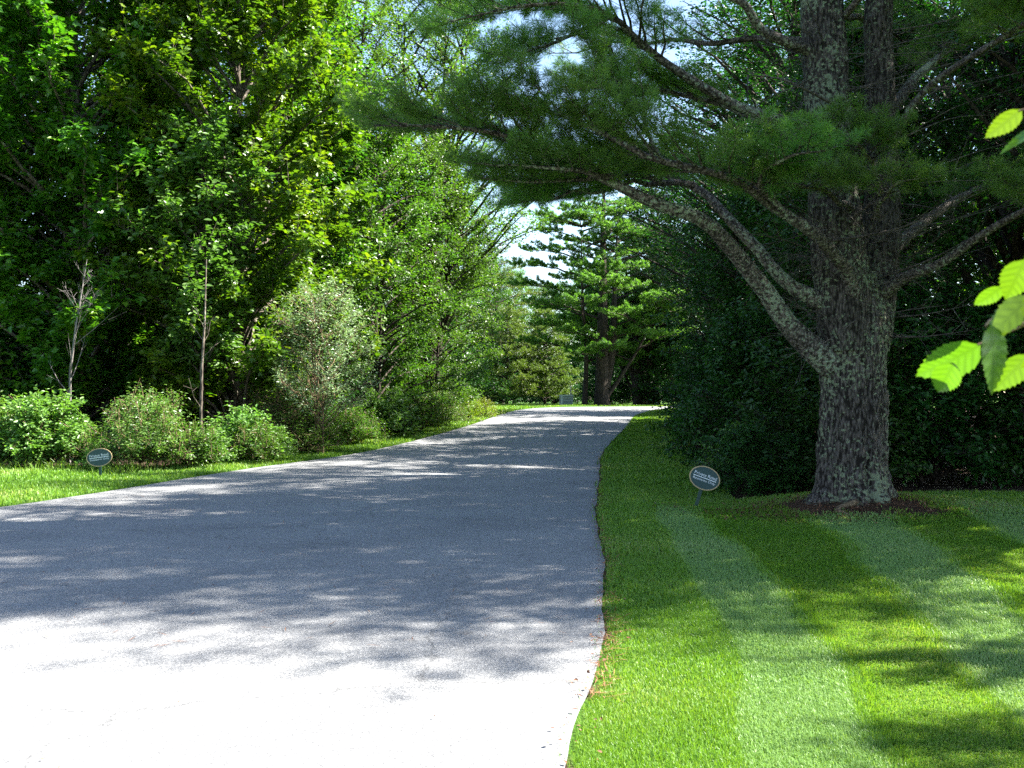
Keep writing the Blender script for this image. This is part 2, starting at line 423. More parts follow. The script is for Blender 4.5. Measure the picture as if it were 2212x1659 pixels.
def plant(key, name, label, cat, x, y, rz=0, s=1.0, sz=None, group=None, wood='trunk', dz=0):
    r = thing(name, label, cat, (x, y, float(gz(x, y)) + dz), rz, (s, s, sz or s), group)
    w, l = PROTO[key]
    new_obj(wood, w, None, r); new_obj('crown', l, None, r)
    return r


def tree(*a, **k): return plant(*a, **k)
def shrub(*a, **k): return plant(*a, wood='stem', **k)


def X(xd, d): return (xd * K - 512) / F * d


# left woods, front row
tree('maple_a', 'maple_tree', 'tall dark green maple with big layered leaves at the left edge of the woods', 'maple tree', X(150, 25.5), 26.0, .4, 1.1)
tree('maple_b', 'maple_tree', 'tall bright green maple with upright leafy shoots, right-hand edge glowing over the road', 'maple tree', X(505, 25.5), 25.9, 2.2, 1.05)
tree('maple_a', 'maple_tree', 'maple half cut by the left border of the photo, beyond the leftmost shrub', 'maple tree', X(-230, 26), 27, 3.4, 1.05)
tree('ash', 'young_tree', 'slender young tree with pale glossy leaves and thin dark trunk in front of the maples', 'young tree', X(435, 23.4), 23.5, 1.0, 1.03)
tree('bushy', 'bushy_tree', 'bushy tree behind the pale silvery shrub, right of the bright maple', 'tree', X(800, 33), 34, .5, 1.0)
tree('bushy', 'bushy_tree', 'bushy sunlit tree leafy to the ground beside the bend of the road', 'tree', X(925, 38), 39.0, 2.3, .84, 1.02)
tree('bushy', 'bushy_tree', 'pale sunlit small tree at the far end of the left woods, beside the far lawn', 'tree', X(995, 47), 47.5, 4.0, .72, .95)
tree('locust', 'airy_tree', 'very tall airy tree with thin grey stems rising behind the bushy roadside trees', 'tree', X(925, 42), 43.0, 0.4, 1.05)
tree('locust', 'airy_tree', 'tall airy tree right behind the bright maple, sky showing through its crown', 'tree', X(720, 37), 38.0, 2.9, .92)
for i, (x, y, a, s) in enumerate([(-15.5, 30, .3, 1), (-11.0, 32, 1.9, 1.05), (-7.2, 34, 3.0, 1.05), (-18, 33, 4, 1.1), (-12.5, 36, 5, 1.1), (-8.5, 40, 1, 1), (-16, 43, 2, 1.1), (-11, 49, .7, 1.05), (-7.0, 54, 2.6, .95), (-5.5, 63, .2, .9)]):
    tree('wood_tree', 'forest_tree', 'dark forest tree deep in the left woods behind the maples', 'tree', x, y, a, s, group='trees deep in the left woods')
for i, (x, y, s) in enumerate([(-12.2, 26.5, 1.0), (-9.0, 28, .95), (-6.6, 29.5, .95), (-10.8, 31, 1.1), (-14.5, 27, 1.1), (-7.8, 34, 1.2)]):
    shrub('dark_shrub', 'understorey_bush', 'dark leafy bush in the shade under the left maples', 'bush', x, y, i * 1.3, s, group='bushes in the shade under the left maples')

for i, (x, y) in enumerate([(-6, 86), (-2.5, 90), (3.5, 84), (5.5, 88), (9, 83), (12, 86), (20, 80), (24, 76), (29, 72), (.6, 97), (-4, 99), (1.8, 101), (-1, 86), (-9, 80), (34, 78)]):
    shrub('dark_shrub', 'far_bush', 'dark green bush at the foot of the wood beyond the far lawn', 'bush', x, y, i * .8, 1.2, group='bushes beyond the far lawn')

for i, (x, y) in enumerate([(-12, 57), (-16, 60), (-8.5, 64), (-20, 61), (-25, 58), (-11, 70), (-30, 60), (-15, 52), (-9.5, 50), (-20, 50), (-6.5, 58), (-4.2, 52)]):
    shrub('dark_shrub', 'understorey_bush', 'dark leafy bush far back between the trunks of the left woods', 'bush', x, y, i * 1.1, 1.5, group='bushes far back in the left woods')

# bare sapling and thin trunks
def bare_sapling(name, label, pts, rad, seed, n, mat, blen):
    rng = np.random.default_rng(seed)
    p = np.array(pts); o = p[0].copy(); o[2] = float(gz(o[0], o[1]))
    r = thing(name, label, 'sapling', o)
    p = p - o; p[0, 2] = -.1
    tb = TB(); tb.tube(p, rad, 7)
    for i in range(n):
        t = rng.uniform(.15, .95); q = np.array([np.interp(t, np.linspace(0, 1, len(p)), p[:, j]) for j in range(3)])
        a = rng.uniform(0, 2 * PI); L = blen * (1.15 - t) * rng.uniform(.5, 1.2)
        d = unit(np.array([math.cos(a), .6 * math.sin(a), rng.uniform(.5, 1.3)]))
        pp = np.array([q, q + d * L * .5 + rng.normal(0, .03, 3), q + d * L + np.array([0, 0, .1 * L])])
        tb.tube(pp, [.012 * (1.2 - t), .008 * (1.2 - t), .002], 4)
        k = 3; u = rng.uniform(.4, .9, k); b0 = q + d * L * u[:, None]
        tb.prisms(b0, b0 + unit(d + rng.normal(0, .5, (k, 3))) * L * .35, .004, .0015)
    new_obj('trunk', tb.mesh('trunk'), mat, r)


bare_sapling('bare_sapling', 'thin pale leafless sapling with bare forked twigs standing in the dark left woods', [W(150, 910, 21.6), W(152, 800, 21.6), W(165, 700, 21.6), W(175, 640, 21.6), W(188, 560, 21.7)], [.032, .028, .022, .015, .005], 3, 24, M['bark_pale'], 1.3)
bare_sapling('bare_sapling', 'slim grey brown trunk rising from the shrubs just left of the brown tangle', [W(432, 960, 21.2), W(436, 800, 21.2), W(442, 700, 21.3), W(446, 560, 21.5)], [.03, .028, .022, .01], 4, 9, M['bark_grey'], .8)

# left shrubs along the verge
shrub('shrub_a', 'leafy_shrub', 'sunlit leafy shrub at the left border, behind the short grass', 'shrub', X(-70, 20.5), 20.8, 0, .9, .95)
shrub('shrub_a', 'leafy_shrub', 'sunlit leafy shrub directly left of the oval sign on the far verge', 'shrub', X(78, 20.4), 20.6, 2, .98, .95)
shrub('shrub_b', 'leafy_shrub', 'broad sunlit shrub with narrow leaves directly right of the far oval sign', 'shrub', X(312, 20.3), 20.5, 1, 1.08, 1.08)
shrub('low_shrub', 'leafy_shrub', 'small broad-leaved shrub at the foot of the slim grey brown trunk', 'shrub', X(510, 22), 22.3, .5, 1.1)
shrub('tangle', 'thorny_tangle', 'brown stemmed tangle of vines under the silvery shrub', 'shrub', X(600, 23.5), 24.2, .5, .8, .5)
shrub('silver', 'silvery_shrub', 'tall silvery leaved shrub between the maple and the bushy trees', 'shrub', X(690, 23.9), 24.3, 1.2, 1.05)
shrub('weedy', 'roadside_bush', 'low weedy bush at the foot of the brown tangle', 'shrub', X(640, 24), 24.7, .2, .95)
shrub('weedy', 'roadside_bush', 'low weedy bush under the silvery shrub, nearest the asphalt', 'shrub', X(730, 26.0), 26.9, 1.4, 1.0)
shrub('low_shrub', 'roadside_bush', 'pale leafy bush on the verge where the road starts to bend', 'shrub', X(825, 29.2), 30.4, 2.2, 1.35)
shrub('weedy', 'roadside_bush', 'leafy bush in front of the bushy roadside trees, right of the pale one', 'shrub', X(890, 31.5), 33.0, .8, 1.15)
shrub('shrub_b', 'roadside_bush', 'bright bush at the foot of the tree by the bend', 'shrub', X(945, 34.5), 36.0, .8, .95)
shrub('gold', 'yellow_bush', 'low yellow green bush at the end of the verge beside the far lawn', 'shrub', X(1010, 38), 39.6, .3, 1.1)
shrub('gold', 'yellow_bush', 'smaller yellow green bush farther along the edge of the far lawn', 'shrub', X(1040, 41.5), 42.6, 2.3, .9)

for i, (xd, y, k, q) in enumerate([(-20, 20.6, 'weedy', .8), (180, 20.9, 'weedy', .75), (215, 20.0, 'low_shrub', .5), (420, 20.7, 'weedy', .85), (455, 21.2, 'low_shrub', .7), (555, 22.0, 'weedy', .8), (585, 22.6, 'low_shrub', .7), (690, 25.2, 'weedy', .7), (770, 27.6, 'weedy', .9), (860, 31.0, 'weedy', .8)]):
    shrub(k, 'weedy_plant', 'low weedy plant in the undergrowth between the shrubs of the left verge', 'plant', X(xd, y), y, i * .9, q, group='low weedy plants between the verge shrubs')

# right side thicket
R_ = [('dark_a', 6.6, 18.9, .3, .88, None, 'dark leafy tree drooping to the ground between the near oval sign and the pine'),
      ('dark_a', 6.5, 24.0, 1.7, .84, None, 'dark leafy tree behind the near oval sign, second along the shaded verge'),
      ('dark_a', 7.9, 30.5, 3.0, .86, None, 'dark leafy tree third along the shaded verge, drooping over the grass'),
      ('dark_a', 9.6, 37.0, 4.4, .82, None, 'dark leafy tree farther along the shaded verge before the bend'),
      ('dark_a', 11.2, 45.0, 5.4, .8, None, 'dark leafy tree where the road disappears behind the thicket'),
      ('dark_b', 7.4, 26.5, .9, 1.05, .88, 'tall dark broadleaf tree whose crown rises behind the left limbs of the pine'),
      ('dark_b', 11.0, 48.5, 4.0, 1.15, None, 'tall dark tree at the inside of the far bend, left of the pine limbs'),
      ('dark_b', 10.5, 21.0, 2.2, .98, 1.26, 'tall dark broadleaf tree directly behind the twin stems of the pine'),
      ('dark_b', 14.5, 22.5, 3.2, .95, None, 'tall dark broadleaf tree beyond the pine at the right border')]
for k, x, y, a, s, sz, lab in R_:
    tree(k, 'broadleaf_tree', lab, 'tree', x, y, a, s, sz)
tree('dark_b', 'broadleaf_tree', 'tall dark broadleaf tree added beyond the far bend to shade the forked pine', 'tree', 14.8, 69.8, 1.5, 1.15)  # hidden behind the thicket, added to shade the pines across the bend
tree('dark_b', 'broadleaf_tree', 'tall dark broadleaf tree rising behind the pines across the bend', 'tree', 10.4, 72.5, .5, 1.2)
tree('dark_b', 'broadleaf_tree', 'tall dark broadleaf tree whose top shows between the upper pine limbs', 'tree', 8.6, 33.5, 2.7, 1.2, .95)
tree('dark_b', 'broadleaf_tree', 'unseen tall broadleaf tree added beyond the right border to shade the bushes', 'tree', 14.8, 18.3, 5.2, 1.05, 1.2)  # added out of view to keep the sun off the right-hand bushes
for i, (x, y, s) in enumerate([(13, 30, 1.0), (18, 28, 1.1), (14, 39, 1.0), (20, 38, 1.1), (17, 48, 1.0), (24, 46, 1.1), (22, 24, 1.0)]):
    tree('wood_tree', 'forest_tree', 'dark forest tree deep in the thicket behind the big pine', 'tree', x, y, i * 1.1, s, group='trees deep in the right thicket')
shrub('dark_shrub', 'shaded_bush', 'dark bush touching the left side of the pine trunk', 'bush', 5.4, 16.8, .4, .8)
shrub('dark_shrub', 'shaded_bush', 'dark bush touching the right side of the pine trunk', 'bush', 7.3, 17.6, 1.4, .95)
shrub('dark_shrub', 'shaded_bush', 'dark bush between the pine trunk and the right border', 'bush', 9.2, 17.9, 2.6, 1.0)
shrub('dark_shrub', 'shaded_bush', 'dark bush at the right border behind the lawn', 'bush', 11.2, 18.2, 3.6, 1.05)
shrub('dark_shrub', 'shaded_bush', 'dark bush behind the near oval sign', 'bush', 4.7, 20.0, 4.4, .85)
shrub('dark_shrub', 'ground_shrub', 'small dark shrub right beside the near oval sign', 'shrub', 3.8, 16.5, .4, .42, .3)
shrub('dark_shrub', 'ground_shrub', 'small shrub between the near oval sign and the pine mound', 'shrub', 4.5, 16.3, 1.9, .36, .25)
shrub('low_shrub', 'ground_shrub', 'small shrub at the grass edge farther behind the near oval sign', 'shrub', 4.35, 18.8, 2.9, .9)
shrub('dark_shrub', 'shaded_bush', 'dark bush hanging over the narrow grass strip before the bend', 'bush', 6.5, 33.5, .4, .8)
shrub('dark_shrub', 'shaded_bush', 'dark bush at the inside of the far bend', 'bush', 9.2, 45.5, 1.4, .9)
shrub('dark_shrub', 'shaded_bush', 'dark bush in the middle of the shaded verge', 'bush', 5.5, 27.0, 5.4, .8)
for x, y, a in ((9.2, 74, 1), (11, 70.5, 3), (7.2, 77, 4), (17, 72, .4), (13.5, 76, 2)):
    shrub('dark_shrub', 'shaded_bush', 'dark bush across the far bend beside the pine trunks', 'bush', x, y, a, 1.3, group='bushes across the far bend')


# ------------------------------------------------------------------ pines
def needles(name, C, A, rng, n=30, length=.105, width=.003, mat='needle'):
    m = len(C); C = np.repeat(C, n, 0); A = np.repeat(unit(A), n, 0)
    r = rng.normal(0, 1, C.shape); r = unit(r - A * (r * A).sum(1, keepdims=True))
    d = unit(A * rng.uniform(.05, 1.1, (m * n, 1)) + r * rng.uniform(.45, 1.0, (m * n, 1)))
    root = C + A * rng.uniform(-.05, .03, (m * n, 1))
    L = length * rng.uniform(.7, 1.2, (m * n, 1))
    s = unit(np.cross(d, rng.normal(0, 1, d.shape))) * (width / 2)
    tip = root + d * L - np.array([0, 0, 1]) * L * .08
    mid = root + d * L * .55
    v = np.stack([root - s * .6, mid - s, tip, mid + s], 1).reshape(-1, 3)
    k = np.arange(m * n)[:, None] * 4 + np.arange(4)[None]
    me = np_mesh(name, v, k.ravel(), np.arange(m * n) * 4)
    me.materials.append(M[mat])
    return me


def resample(p, n):
    p = np.asarray(p, float); s = np.concatenate([[0], np.cumsum(np.linalg.norm(np.diff(p, axis=0), axis=1))])
    u = np.linspace(0, s[-1], n)
    return np.stack([np.interp(u, s, p[:, j]) for j in range(3)], 1), u / s[-1], s[-1]


def pine_limb(tb, pts, rad, rng, start=.4, side=1.0, gap=.16, lift=.25, sub=.13, tgap=.055, smooth=True, sublen=.34, dens=1.0, nseg=8):
    """Adds a limb with side branches and twigs to tb; returns tuft centres and directions."""
    p = catmull(pts, 6) if smooth and len(pts) > 2 else np.asarray(pts, float)
    p, u, L = resample(p, 26)
    kn = rng.normal(0, 1, (9, 3)) * min(.045, .012 + .006 * L); kn[0] = kn[-1] = 0
    p += np.stack([np.interp(np.linspace(0, 8, 26), np.arange(9), kn[:, j]) for j in range(3)], 1)
    r = np.interp(u, np.linspace(0, 1, len(rad)), rad)
    tb.tube(p, r, nseg)
    TC, TA = [], []
    n = max(3, int(L * (1 - start) / gap))
    for i in range(n):
        t = start + (1 - start) * (i + rng.uniform(0, 1)) / n
        q = np.array([np.interp(t, u, p[:, j]) for j in range(3)])
        k = min(int(t * 25), 24); tg = unit(p[k + 1] - p[k])
        hor = unit(np.cross(tg, [0, 0, 1.])) * (1 if i % 2 else -1)
        edge = min(1.0, (t - start) / max(.12, .3 * (1 - start)) + .35)
        sl = side * edge * (1.08 - .62 * (t - start) / (1 - start)) * rng.uniform(.55, 1.15)
        d = unit(tg * rng.uniform(.45, .95) + hor * rng.uniform(.6, 1.1) + np.array([0, 0, rng.uniform(-.3, 1.7) * lift]))
        m = 6; v = np.linspace(0, 1, m)[:, None]
        b = q + d * sl * v + np.array([0, 0, 1]) * (.16 * sl * v ** 2) + wobble(rng, m, .02 * sl)
        tb.tube(b, np.linspace(min(.35 * np.interp(t, u, r) + .004, .02), .003, m), 4)
        ns = max(2, int(sl / sub)); tv = np.linspace(.22, 1, ns)
        bq = np.stack([np.interp(tv, v[:, 0], b[:, j]) for j in range(3)], 1)
        h2 = unit(np.cross(d, [0, 0, 1.]))
        sg = np.where(np.arange(ns) % 2, 1., -1.)[:, None]
        sd = unit(d * .8 + h2 * sg * rng.uniform(.3, 1.0, (ns, 1)) + np.array([0, 0, 1]) * rng.uniform(-.08, .55, (ns, 1)))
        ln = sublen * (1.1 - .5 * tv)[:, None] * rng.uniform(.6, 1.2, (ns, 1))
        be = bq + sd * ln
        tb.prisms(bq, be, .0045, .002)
        for j in range(ns):
            if rng.random() < .12: continue
            kk = max(2, int(ln[j, 0] / tgap * dens)); w = np.linspace(.3, 1.0, kk)[:, None] ** .6
            TC.append(bq[j] + (be[j] - bq[j]) * w + rng.normal(0, .012, (kk, 3))); TA.append(np.repeat((sd[j] + np.array([0, 0, .35]))[None], kk, 0))
        kk = max(2, int(sl / tgap * .5 * dens)); w = np.linspace(.45, 1.0, kk)
        TC.append(np.stack([np.interp(w, v[:, 0], b[:, j]) for j in range(3)], 1)); TA.append(np.repeat((d + np.array([0, 0, .3]))[None], kk, 0))
    return np.vstack(TC), np.vstack(TA)


def hash3(i):
    i = i.astype(np.int64)
    h = (i[..., 0] * 73856093) ^ (i[..., 1] * 19349663) ^ (i[..., 2] * 83492791)
    h = (h ^ (h >> 13)) * 1274126177 & 0x7fffffff
    return (h % 10007) / 10007.0


def vnoise(p):
    i = np.floor(p); f = p - i; f = f * f * (3 - 2 * f); o = 0
    for dx in (0, 1):
        for dy in (0, 1):
            for dz in (0, 1):
                w = (f[..., 0] if dx else 1 - f[..., 0]) * (f[..., 1] if dy else 1 - f[..., 1]) * (f[..., 2] if dz else 1 - f[..., 2])
                o = o + w * hash3(i + np.array([dx, dy, dz]))
    return o


def rough_trunk(pts, rad, nth, nz, flare=0, groove=None, rough=.03, seed=0, freq=7):
    p = catmull(pts, 10); p, u, L = resample(p, nz); r = np.interp(u, np.linspace(0, 1, len(rad)), rad)
    th = np.arange(nth) * 2 * PI / nth
    T, Z = np.meshgrid(th, u * L)
    RR = np.repeat(r[:, None], nth, 1)
    if flare:
        RR = RR * (1 + flare * np.exp(-Z / .22) * (1 + .55 * np.sin(T * 4 + .8) + .3 * np.sin(T * 7 + 2)))
    if groove is not None:
        for g, dp, wd in groove:
            dd = np.abs((T - g + PI) % (2 * PI) - PI)
            RR = RR * (1 - dp * np.exp(-(dd / wd) ** 2) * np.exp(-Z / 2.2))
    q = np.stack([np.cos(T) * RR * freq, np.sin(T) * RR * freq, Z * freq * .28 + seed], -1)
    nz1 = np.abs(vnoise(q * 1.3) * 2 - 1); nz2 = np.abs(vnoise(q * 3.1 + 40) * 2 - 1)
    lump = vnoise(np.stack([np.cos(T) * 1.6, np.sin(T) * 1.6, Z * 1.7 + seed], -1)) - .5
    RR = RR * (1 + .13 * lump) + rough * (nz1 - .4) + rough * .5 * (nz2 - .4)
    v = p[:, None] + np.stack([np.cos(T) * RR, np.sin(T) * RR, np.zeros_like(RR)], -1)
    i = np.arange(nz - 1)[:, None] * nth; j = np.arange(nth)[None]; j2 = (j + 1) % nth
    f = np.stack([i + j, i + j2, i + nth + j2, i + nth + j], -1).reshape(-1, 4)
    return v.reshape(-1, 3), f


def big_pine():
    rng = np.random.default_rng(77)
    gzb = float(gz(*PINE)); o = np.array([PINE[0], PINE[1], gzb])
    r = thing('pine_tree', 'huge lichen covered white pine with twin stems and long limbs reaching over the road', 'pine tree', o)
    loc = lambda *q: [W(*a) - o for a in q]
    tb = TB()
    base = W(1845, 1090, 14); base[2] = gzb - .1
    v, f = rough_trunk([base - o] + loc((1842, 1000, 14), (1842, 900, 14), (1845, 800, 14), (1846, 720, 14), (1846, 640, 14.05), (1846, 590, 14.1)),
                       [.475, .465, .46, .455, .45, .41, .3], 180, 260,   .36, [(-PI / 2 + .12, .17, .11), (-PI / 2 - 1.0, .06, .2), (-PI / 2 + .9, .05, .15)], .055, 3, 8)
    tb.v.append(v); tb.f.append(f); tb.n += len(v)
    new_obj('trunk', tb.mesh('trunk'), M['bark_pine'], r)
    for pts, rad, sd in ((loc((1832, 760, 13.95), (1822, 640, 13.9), (1806, 500, 13.9), (1792, 300, 13.9), (1776, 0, 13.9), (1770, -350, 13.9), (1780, -900, 14)), [.40, .35, .31, .285, .26, .2, .05], 20),
                         (loc((1872, 760, 14.2), (1894, 620, 14.3), (1906, 450, 14.35), (1901, 200, 14.4), (1900, 0, 14.4), (1925, -300, 14.5), (1960, -650, 14.6)), [.30, .26, .22, .2, .18, .13, .03], 50)):
        tb = TB(); v, f = rough_trunk(pts, rad, 56, 220, 0, None, .026, sd)
        tb.v.append(v); tb.f.append(f); tb.n += len(v)
        new_obj('stem', tb.mesh('stem'), M['bark_stem'], r)
    limbs = [
        # points, radii, start, side, lift
        (loc((1795, 785, 13.9), (1725, 715, 13.7), (1655, 610, 13.4), (1585, 535, 13.1), (1510, 475, 12.8), (1420, 428, 12.6), (1325, 382, 12.5), (1192, 322, 12.4), (1089, 274, 12.3), (960, 262, 12.3), (815, 272, 12.4)),
         [.23, .145, .122, .108, .092, .078, .06, .045, .03, .02, .006], .56, 1.35, .2),
        (loc((1800, 665, 13.9), (1690, 592, 13.8), (1610, 510, 13.9), (1560, 445, 14.2), (1500, 400, 14.6), (1380, 372, 15.1), (1240, 400, 15.5), (1140, 425, 15.8)),
         [.15, .09, .078, .066, .05, .035, .02, .006], .5, 1.3, .18),
        (loc((1842, 640, 13.6), (1824, 566, 13.3), (1754, 505, 12.7), (1663, 440, 12.2), (1580, 385, 11.9), (1440, 345, 11.8), (1332, 300, 11.8), (1200, 250, 11.9), (1040, 225, 12.1)),
         [.10, .09, .08, .065, .05, .04, .028, .015, .005], .42, 1.25, .3),
        (loc((1690, 455, 12.3), (1640, 390, 11.8), (1700, 345, 11.3), (1790, 325, 11.0)), [.04, .03, .02, .005], .1, .75, .35),
        (loc((1790, 300, 13.9), (1614, 240, 13.4), (1527, 185, 13.0), (1440, 132, 12.7), (1366, 80, 12.5), (1314, 35, 12.4), (1230, 8, 12.3), (1120, 20, 12.2), (1000, 40, 12.2)),
         [.13, .085, .072, .06, .05, .04, .03, .02, .006], .5, 1.5, .18),
        (loc((1430, 345, 11.9), (1380, 270, 11.9), (1330, 190, 12.0), (1300, 130, 12.1)), [.035, .025, .015, .005], .15, 1.1, .25),
        (loc((1325, 382, 12.5), (1260, 372, 12.2), (1150, 358, 12.0), (1030, 352, 11.9)), [.04, .028, .016, .005], .2, .75, .2),
        (loc((1500, 400, 14.6), (1400, 385, 13.6), (1280, 380, 13.0), (1150, 390, 12.7), (1040, 385, 12.6)), [.05, .04, .03, .018, .005], .25, .95, .15),
        (loc((1440, 395, 14.0), (1340, 405, 13.7), (1240, 420, 13.5), (1110, 440, 13.4)), [.04, .03, .018, .005], .15, .85, .12),
        (loc((1840, 450, 13.6), (1790, 420, 12.8), (1720, 400, 12.2), (1620, 400, 11.9)), [.05, .035, .02, .005], .3, .7, .15),
        (loc((1900, 420, 14.1), (1880, 350, 13.2), (1840, 300, 12.6), (1760, 270, 12.2)), [.05, .035, .02, .005], .35, .75, .2),
        (loc((1314, 38, 12.4), (1240, 75, 12.0), (1150, 105, 11.8), (1070, 120, 11.7)), [.03, .022, .014, .005], .2, .8, .15),
        (loc((1790, 330, 14.2), (1690, 280, 14.8), (1560, 230, 15.4), (1400, 190, 15.8), (1250, 190, 16)), [.09, .06, .045, .03, .006], .4, 1.4, .2),
        (loc((1780, 130, 13.9), (1726, 105, 13.7), (1650, 60, 13.4), (1590, 5, 13.1), (1500, -60, 12.9), (1380, -90, 12.7)), [.09, .075, .06, .045, .03, .008], .6, 1.0, .2),
        (loc((1915, 370, 14.2), (1942, 280, 14.0), (1998, 192, 13.6), (2085, 129, 12.8), (2180, 70, 11.9), (2330, 0, 10.6), (2480, -40, 9.4)), [.07, .05, .044, .04, .032, .02, .008], .48, 1.2, .25),
        (loc((1900, 640, 14.1), (1985, 592, 13.6), (2060, 545, 13.2), (2160, 480, 12.6), (2260, 440, 11.8), (2400, 400, 10.8)), [.11, .07, .055, .045, .035, .01], .62, 1.0, .2),
        (loc((1885, 470, 13.6), (1900, 440, 12.8), (1930, 400, 12.1), (1990, 385, 11.8)), [.05, .04, .025, .005], .55, .55, .2),
        (loc((1905, 560, 14.5), (2010, 470, 15.2), (2110, 410, 15.8), (2230, 350, 16.3), (2380, 290, 16.8)), [.10, .08, .06, .04, .01], .4, 1.3, .2),
        (loc((1905, 250, 14.5), (2000, 150, 15.2), (2110, 60, 15.8), (2260, 10, 16.2)), [.09, .07, .05, .01], .35, 1.2, .2),
    ]
    for pts, rad, st, sd, lf in limbs:
        tb = TB()
        c, a = pine_limb(tb, pts, rad, rng, st, sd, .066, lf * .7, .088, .08)
        lo = new_obj('limb', tb.mesh('limb'), M['bark_limb'], r)
        new_obj('needles', needles('needles', c, a, rng, 44, .108, .0046), None, lo)
    # bare dead limbs on the trunk
    tb = TB()
    spots = [((1925, 686, 14.2), (2004, 678, 13.7), (2110, 655, 13.2), .016), ((1910, 727, 14.1), (1997, 727, 13.6), (2110, 712, 13.1), .018), ((1900, 600, 14), (2010, 560, 13.4), (2140, 490, 12.8), .02),
             ((1840, 470, 13.5), (1950, 400, 12.7), (2090, 360, 12.1), .02), ((1800, 560, 13.6), (1700, 520, 13), (1590, 500, 12.6), .015), ((1810, 230, 13.6), (1700, 175, 13), (1600, 160, 12.6), .03),
             ((1800, 520, 13.6), (1950, 490, 12.6), (2150, 400, 11.6), .022), ((1850, 690, 13.5), (1780, 740, 13.1), (1690, 770, 12.9), .01)]
    segs = [(np.array(loc(a, b, c)), w) for a, b, c, w in spots]
    for i in range(150):
        stem = rng.random() < .55
        yd = rng.uniform(60, 720); xd = np.interp(yd, [0, 300, 640, 760], [1776, 1792, 1825, 1835]) if stem else np.interp(yd, [0, 450, 760], [1900, 1906, 1872])
        d0 = 13.85 if stem else 14.3
        q = W(xd, yd, d0) - o; az = rng.uniform(0, 2 * PI); L = rng.uniform(.6, 2.2)
        d = np.array([math.cos(az), math.sin(az) * .8 - .25, rng.uniform(-.25, .45)])
        segs.append((np.array([q, q + d * L * .5 + rng.normal(0, .06, 3), q + d * L + np.array([0, 0, rng.uniform(-.2, .15)])]), rng.uniform(.005, .014)))
    for p, w in segs:
        pp = catmull(p, 5); tb.tube(pp, np.linspace(w, .002, len(pp)), 4)
        k = 7; t = rng.uniform(.25, .95, k); b0 = np.stack([np.interp(t, np.linspace(0, 1, len(pp)), pp[:, j]) for j in range(3)], 1)
        dd = unit((p[-1] - p[0]) / np.linalg.norm(p[-1] - p[0]) + rng.normal(0, .6, (k, 3))); b1 = b0 + dd * rng.uniform(.15, .6, (k, 1))
        tb.prisms(b0, b1, w * .35, .0015)
        b2 = b0 + (b1 - b0) * .6; tb.prisms(b2, b2 + unit(dd + rng.normal(0, .7, (k, 3))) * .2, .002, .001)
    new_obj('dead_branches', tb.mesh('dead_branches'), M['bark_dead'], r)
    # upper crown: whorls of limbs round both stems
    tb = TB(); C, A = [], []
    ga = 0
    for i in range(46):
        t = (i + .5) / 46; z = 6.4 + 8.6 * t - gzb; ga += 2.39996 + rng.normal(0, .2)
        ctr = np.array([-.35 + .1 * t, 0, 0]); out = np.array([math.cos(ga), math.sin(ga), 0])
        L = (4.1 * (1 - t) ** .75 + .7) * rng.uniform(.8, 1.15)
        if out[0] > .2 and out[1] < -.2: L *= .8
        p = [ctr + np.array([0, 0, z]), ctr + out * L * .5 + np.array([0, 0, z + .12 * L]), ctr + out * L + np.array([0, 0, z + .2 * L])]
        c, a = pine_limb(tb, p, [.06, .035, .006], rng, .22, .95, .17, .25, .15, .075, nseg=5)
        C.append(c); A.append(a)
    new_obj('upper_limbs', tb.mesh('upper_limbs'), M['bark_limb'], r)
    new_obj('crown', needles('crown', np.vstack(C), np.vstack(A), rng, 18, .12, .006), None, r)
    # surface root
    tb = TB(); tb.tube(catmull(loc((1850, 1085, 13.45), (1810, 1100, 13.15), (1830, 1112, 12.9), (1850, 1122, 12.75)), 5), np.linspace(.05, .012, 16), 7)
    new_obj('root', tb.mesh('root'), M['bark_tan'], r)


big_pine()


def pine_mesh(seed, H, base, R, prof, n, stems, trunk_r, side, gap, needle_n, nlen, nw, mat, dens=.7, lift=.2, droop=0.0, bare=.3):
    rng = np.random.default_rng(seed)
    tw = TB(); axes = []
    for s, q in zip(stems, trunk_r if isinstance(trunk_r, list) else [trunk_r] * 9):
        p = catmull(np.array(s, float), 8); p, u, L = resample(p, 30)
        tw.tube(p, np.interp(u, [0, .05, .5, 1], [q * 1.3, q, q * .55, .02]), 10); axes.append(p)
    C, A = [], []; ga = rng.uniform(0, 6)
    for i in range(n):
        t = (i + rng.uniform(0, 1)) / n; z = base + (H - base) * t; ga += 2.39996 + rng.normal(0, .3)
        ax = axes[i % len(axes)]; z = min(z, ax[-1, 2] - .05)
        q = np.array([np.interp(z, ax[:, 2], ax[:, 0]), np.interp(z, ax[:, 2], ax[:, 1]), z])
        out = np.array([math.cos(ga), math.sin(ga), 0]); L = R * np.interp(t, np.linspace(0, 1, len(prof)), prof) * rng.uniform(.75, 1.15)
        p = [q, q + out * L * .5 + np.array([0, 0, (.16 - droop) * L]), q + out * L + np.array([0, 0, (.2 - droop * 1.3) * L])]
        c, a = pine_limb(tw, p, [.02 + .014 * L, .012 + .006 * L, .004], rng, bare, side * (L / R) ** .5, gap, lift, gap, .08, nseg=4, dens=dens, sublen=.4)
        C.append(c); A.append(a)
    w = tw.mesh('trunk'); w.materials.append(M['bark_dark'])
    return w, needles('crown', np.vstack(C), np.vstack(A), rng, needle_n, nlen, nw, mat)


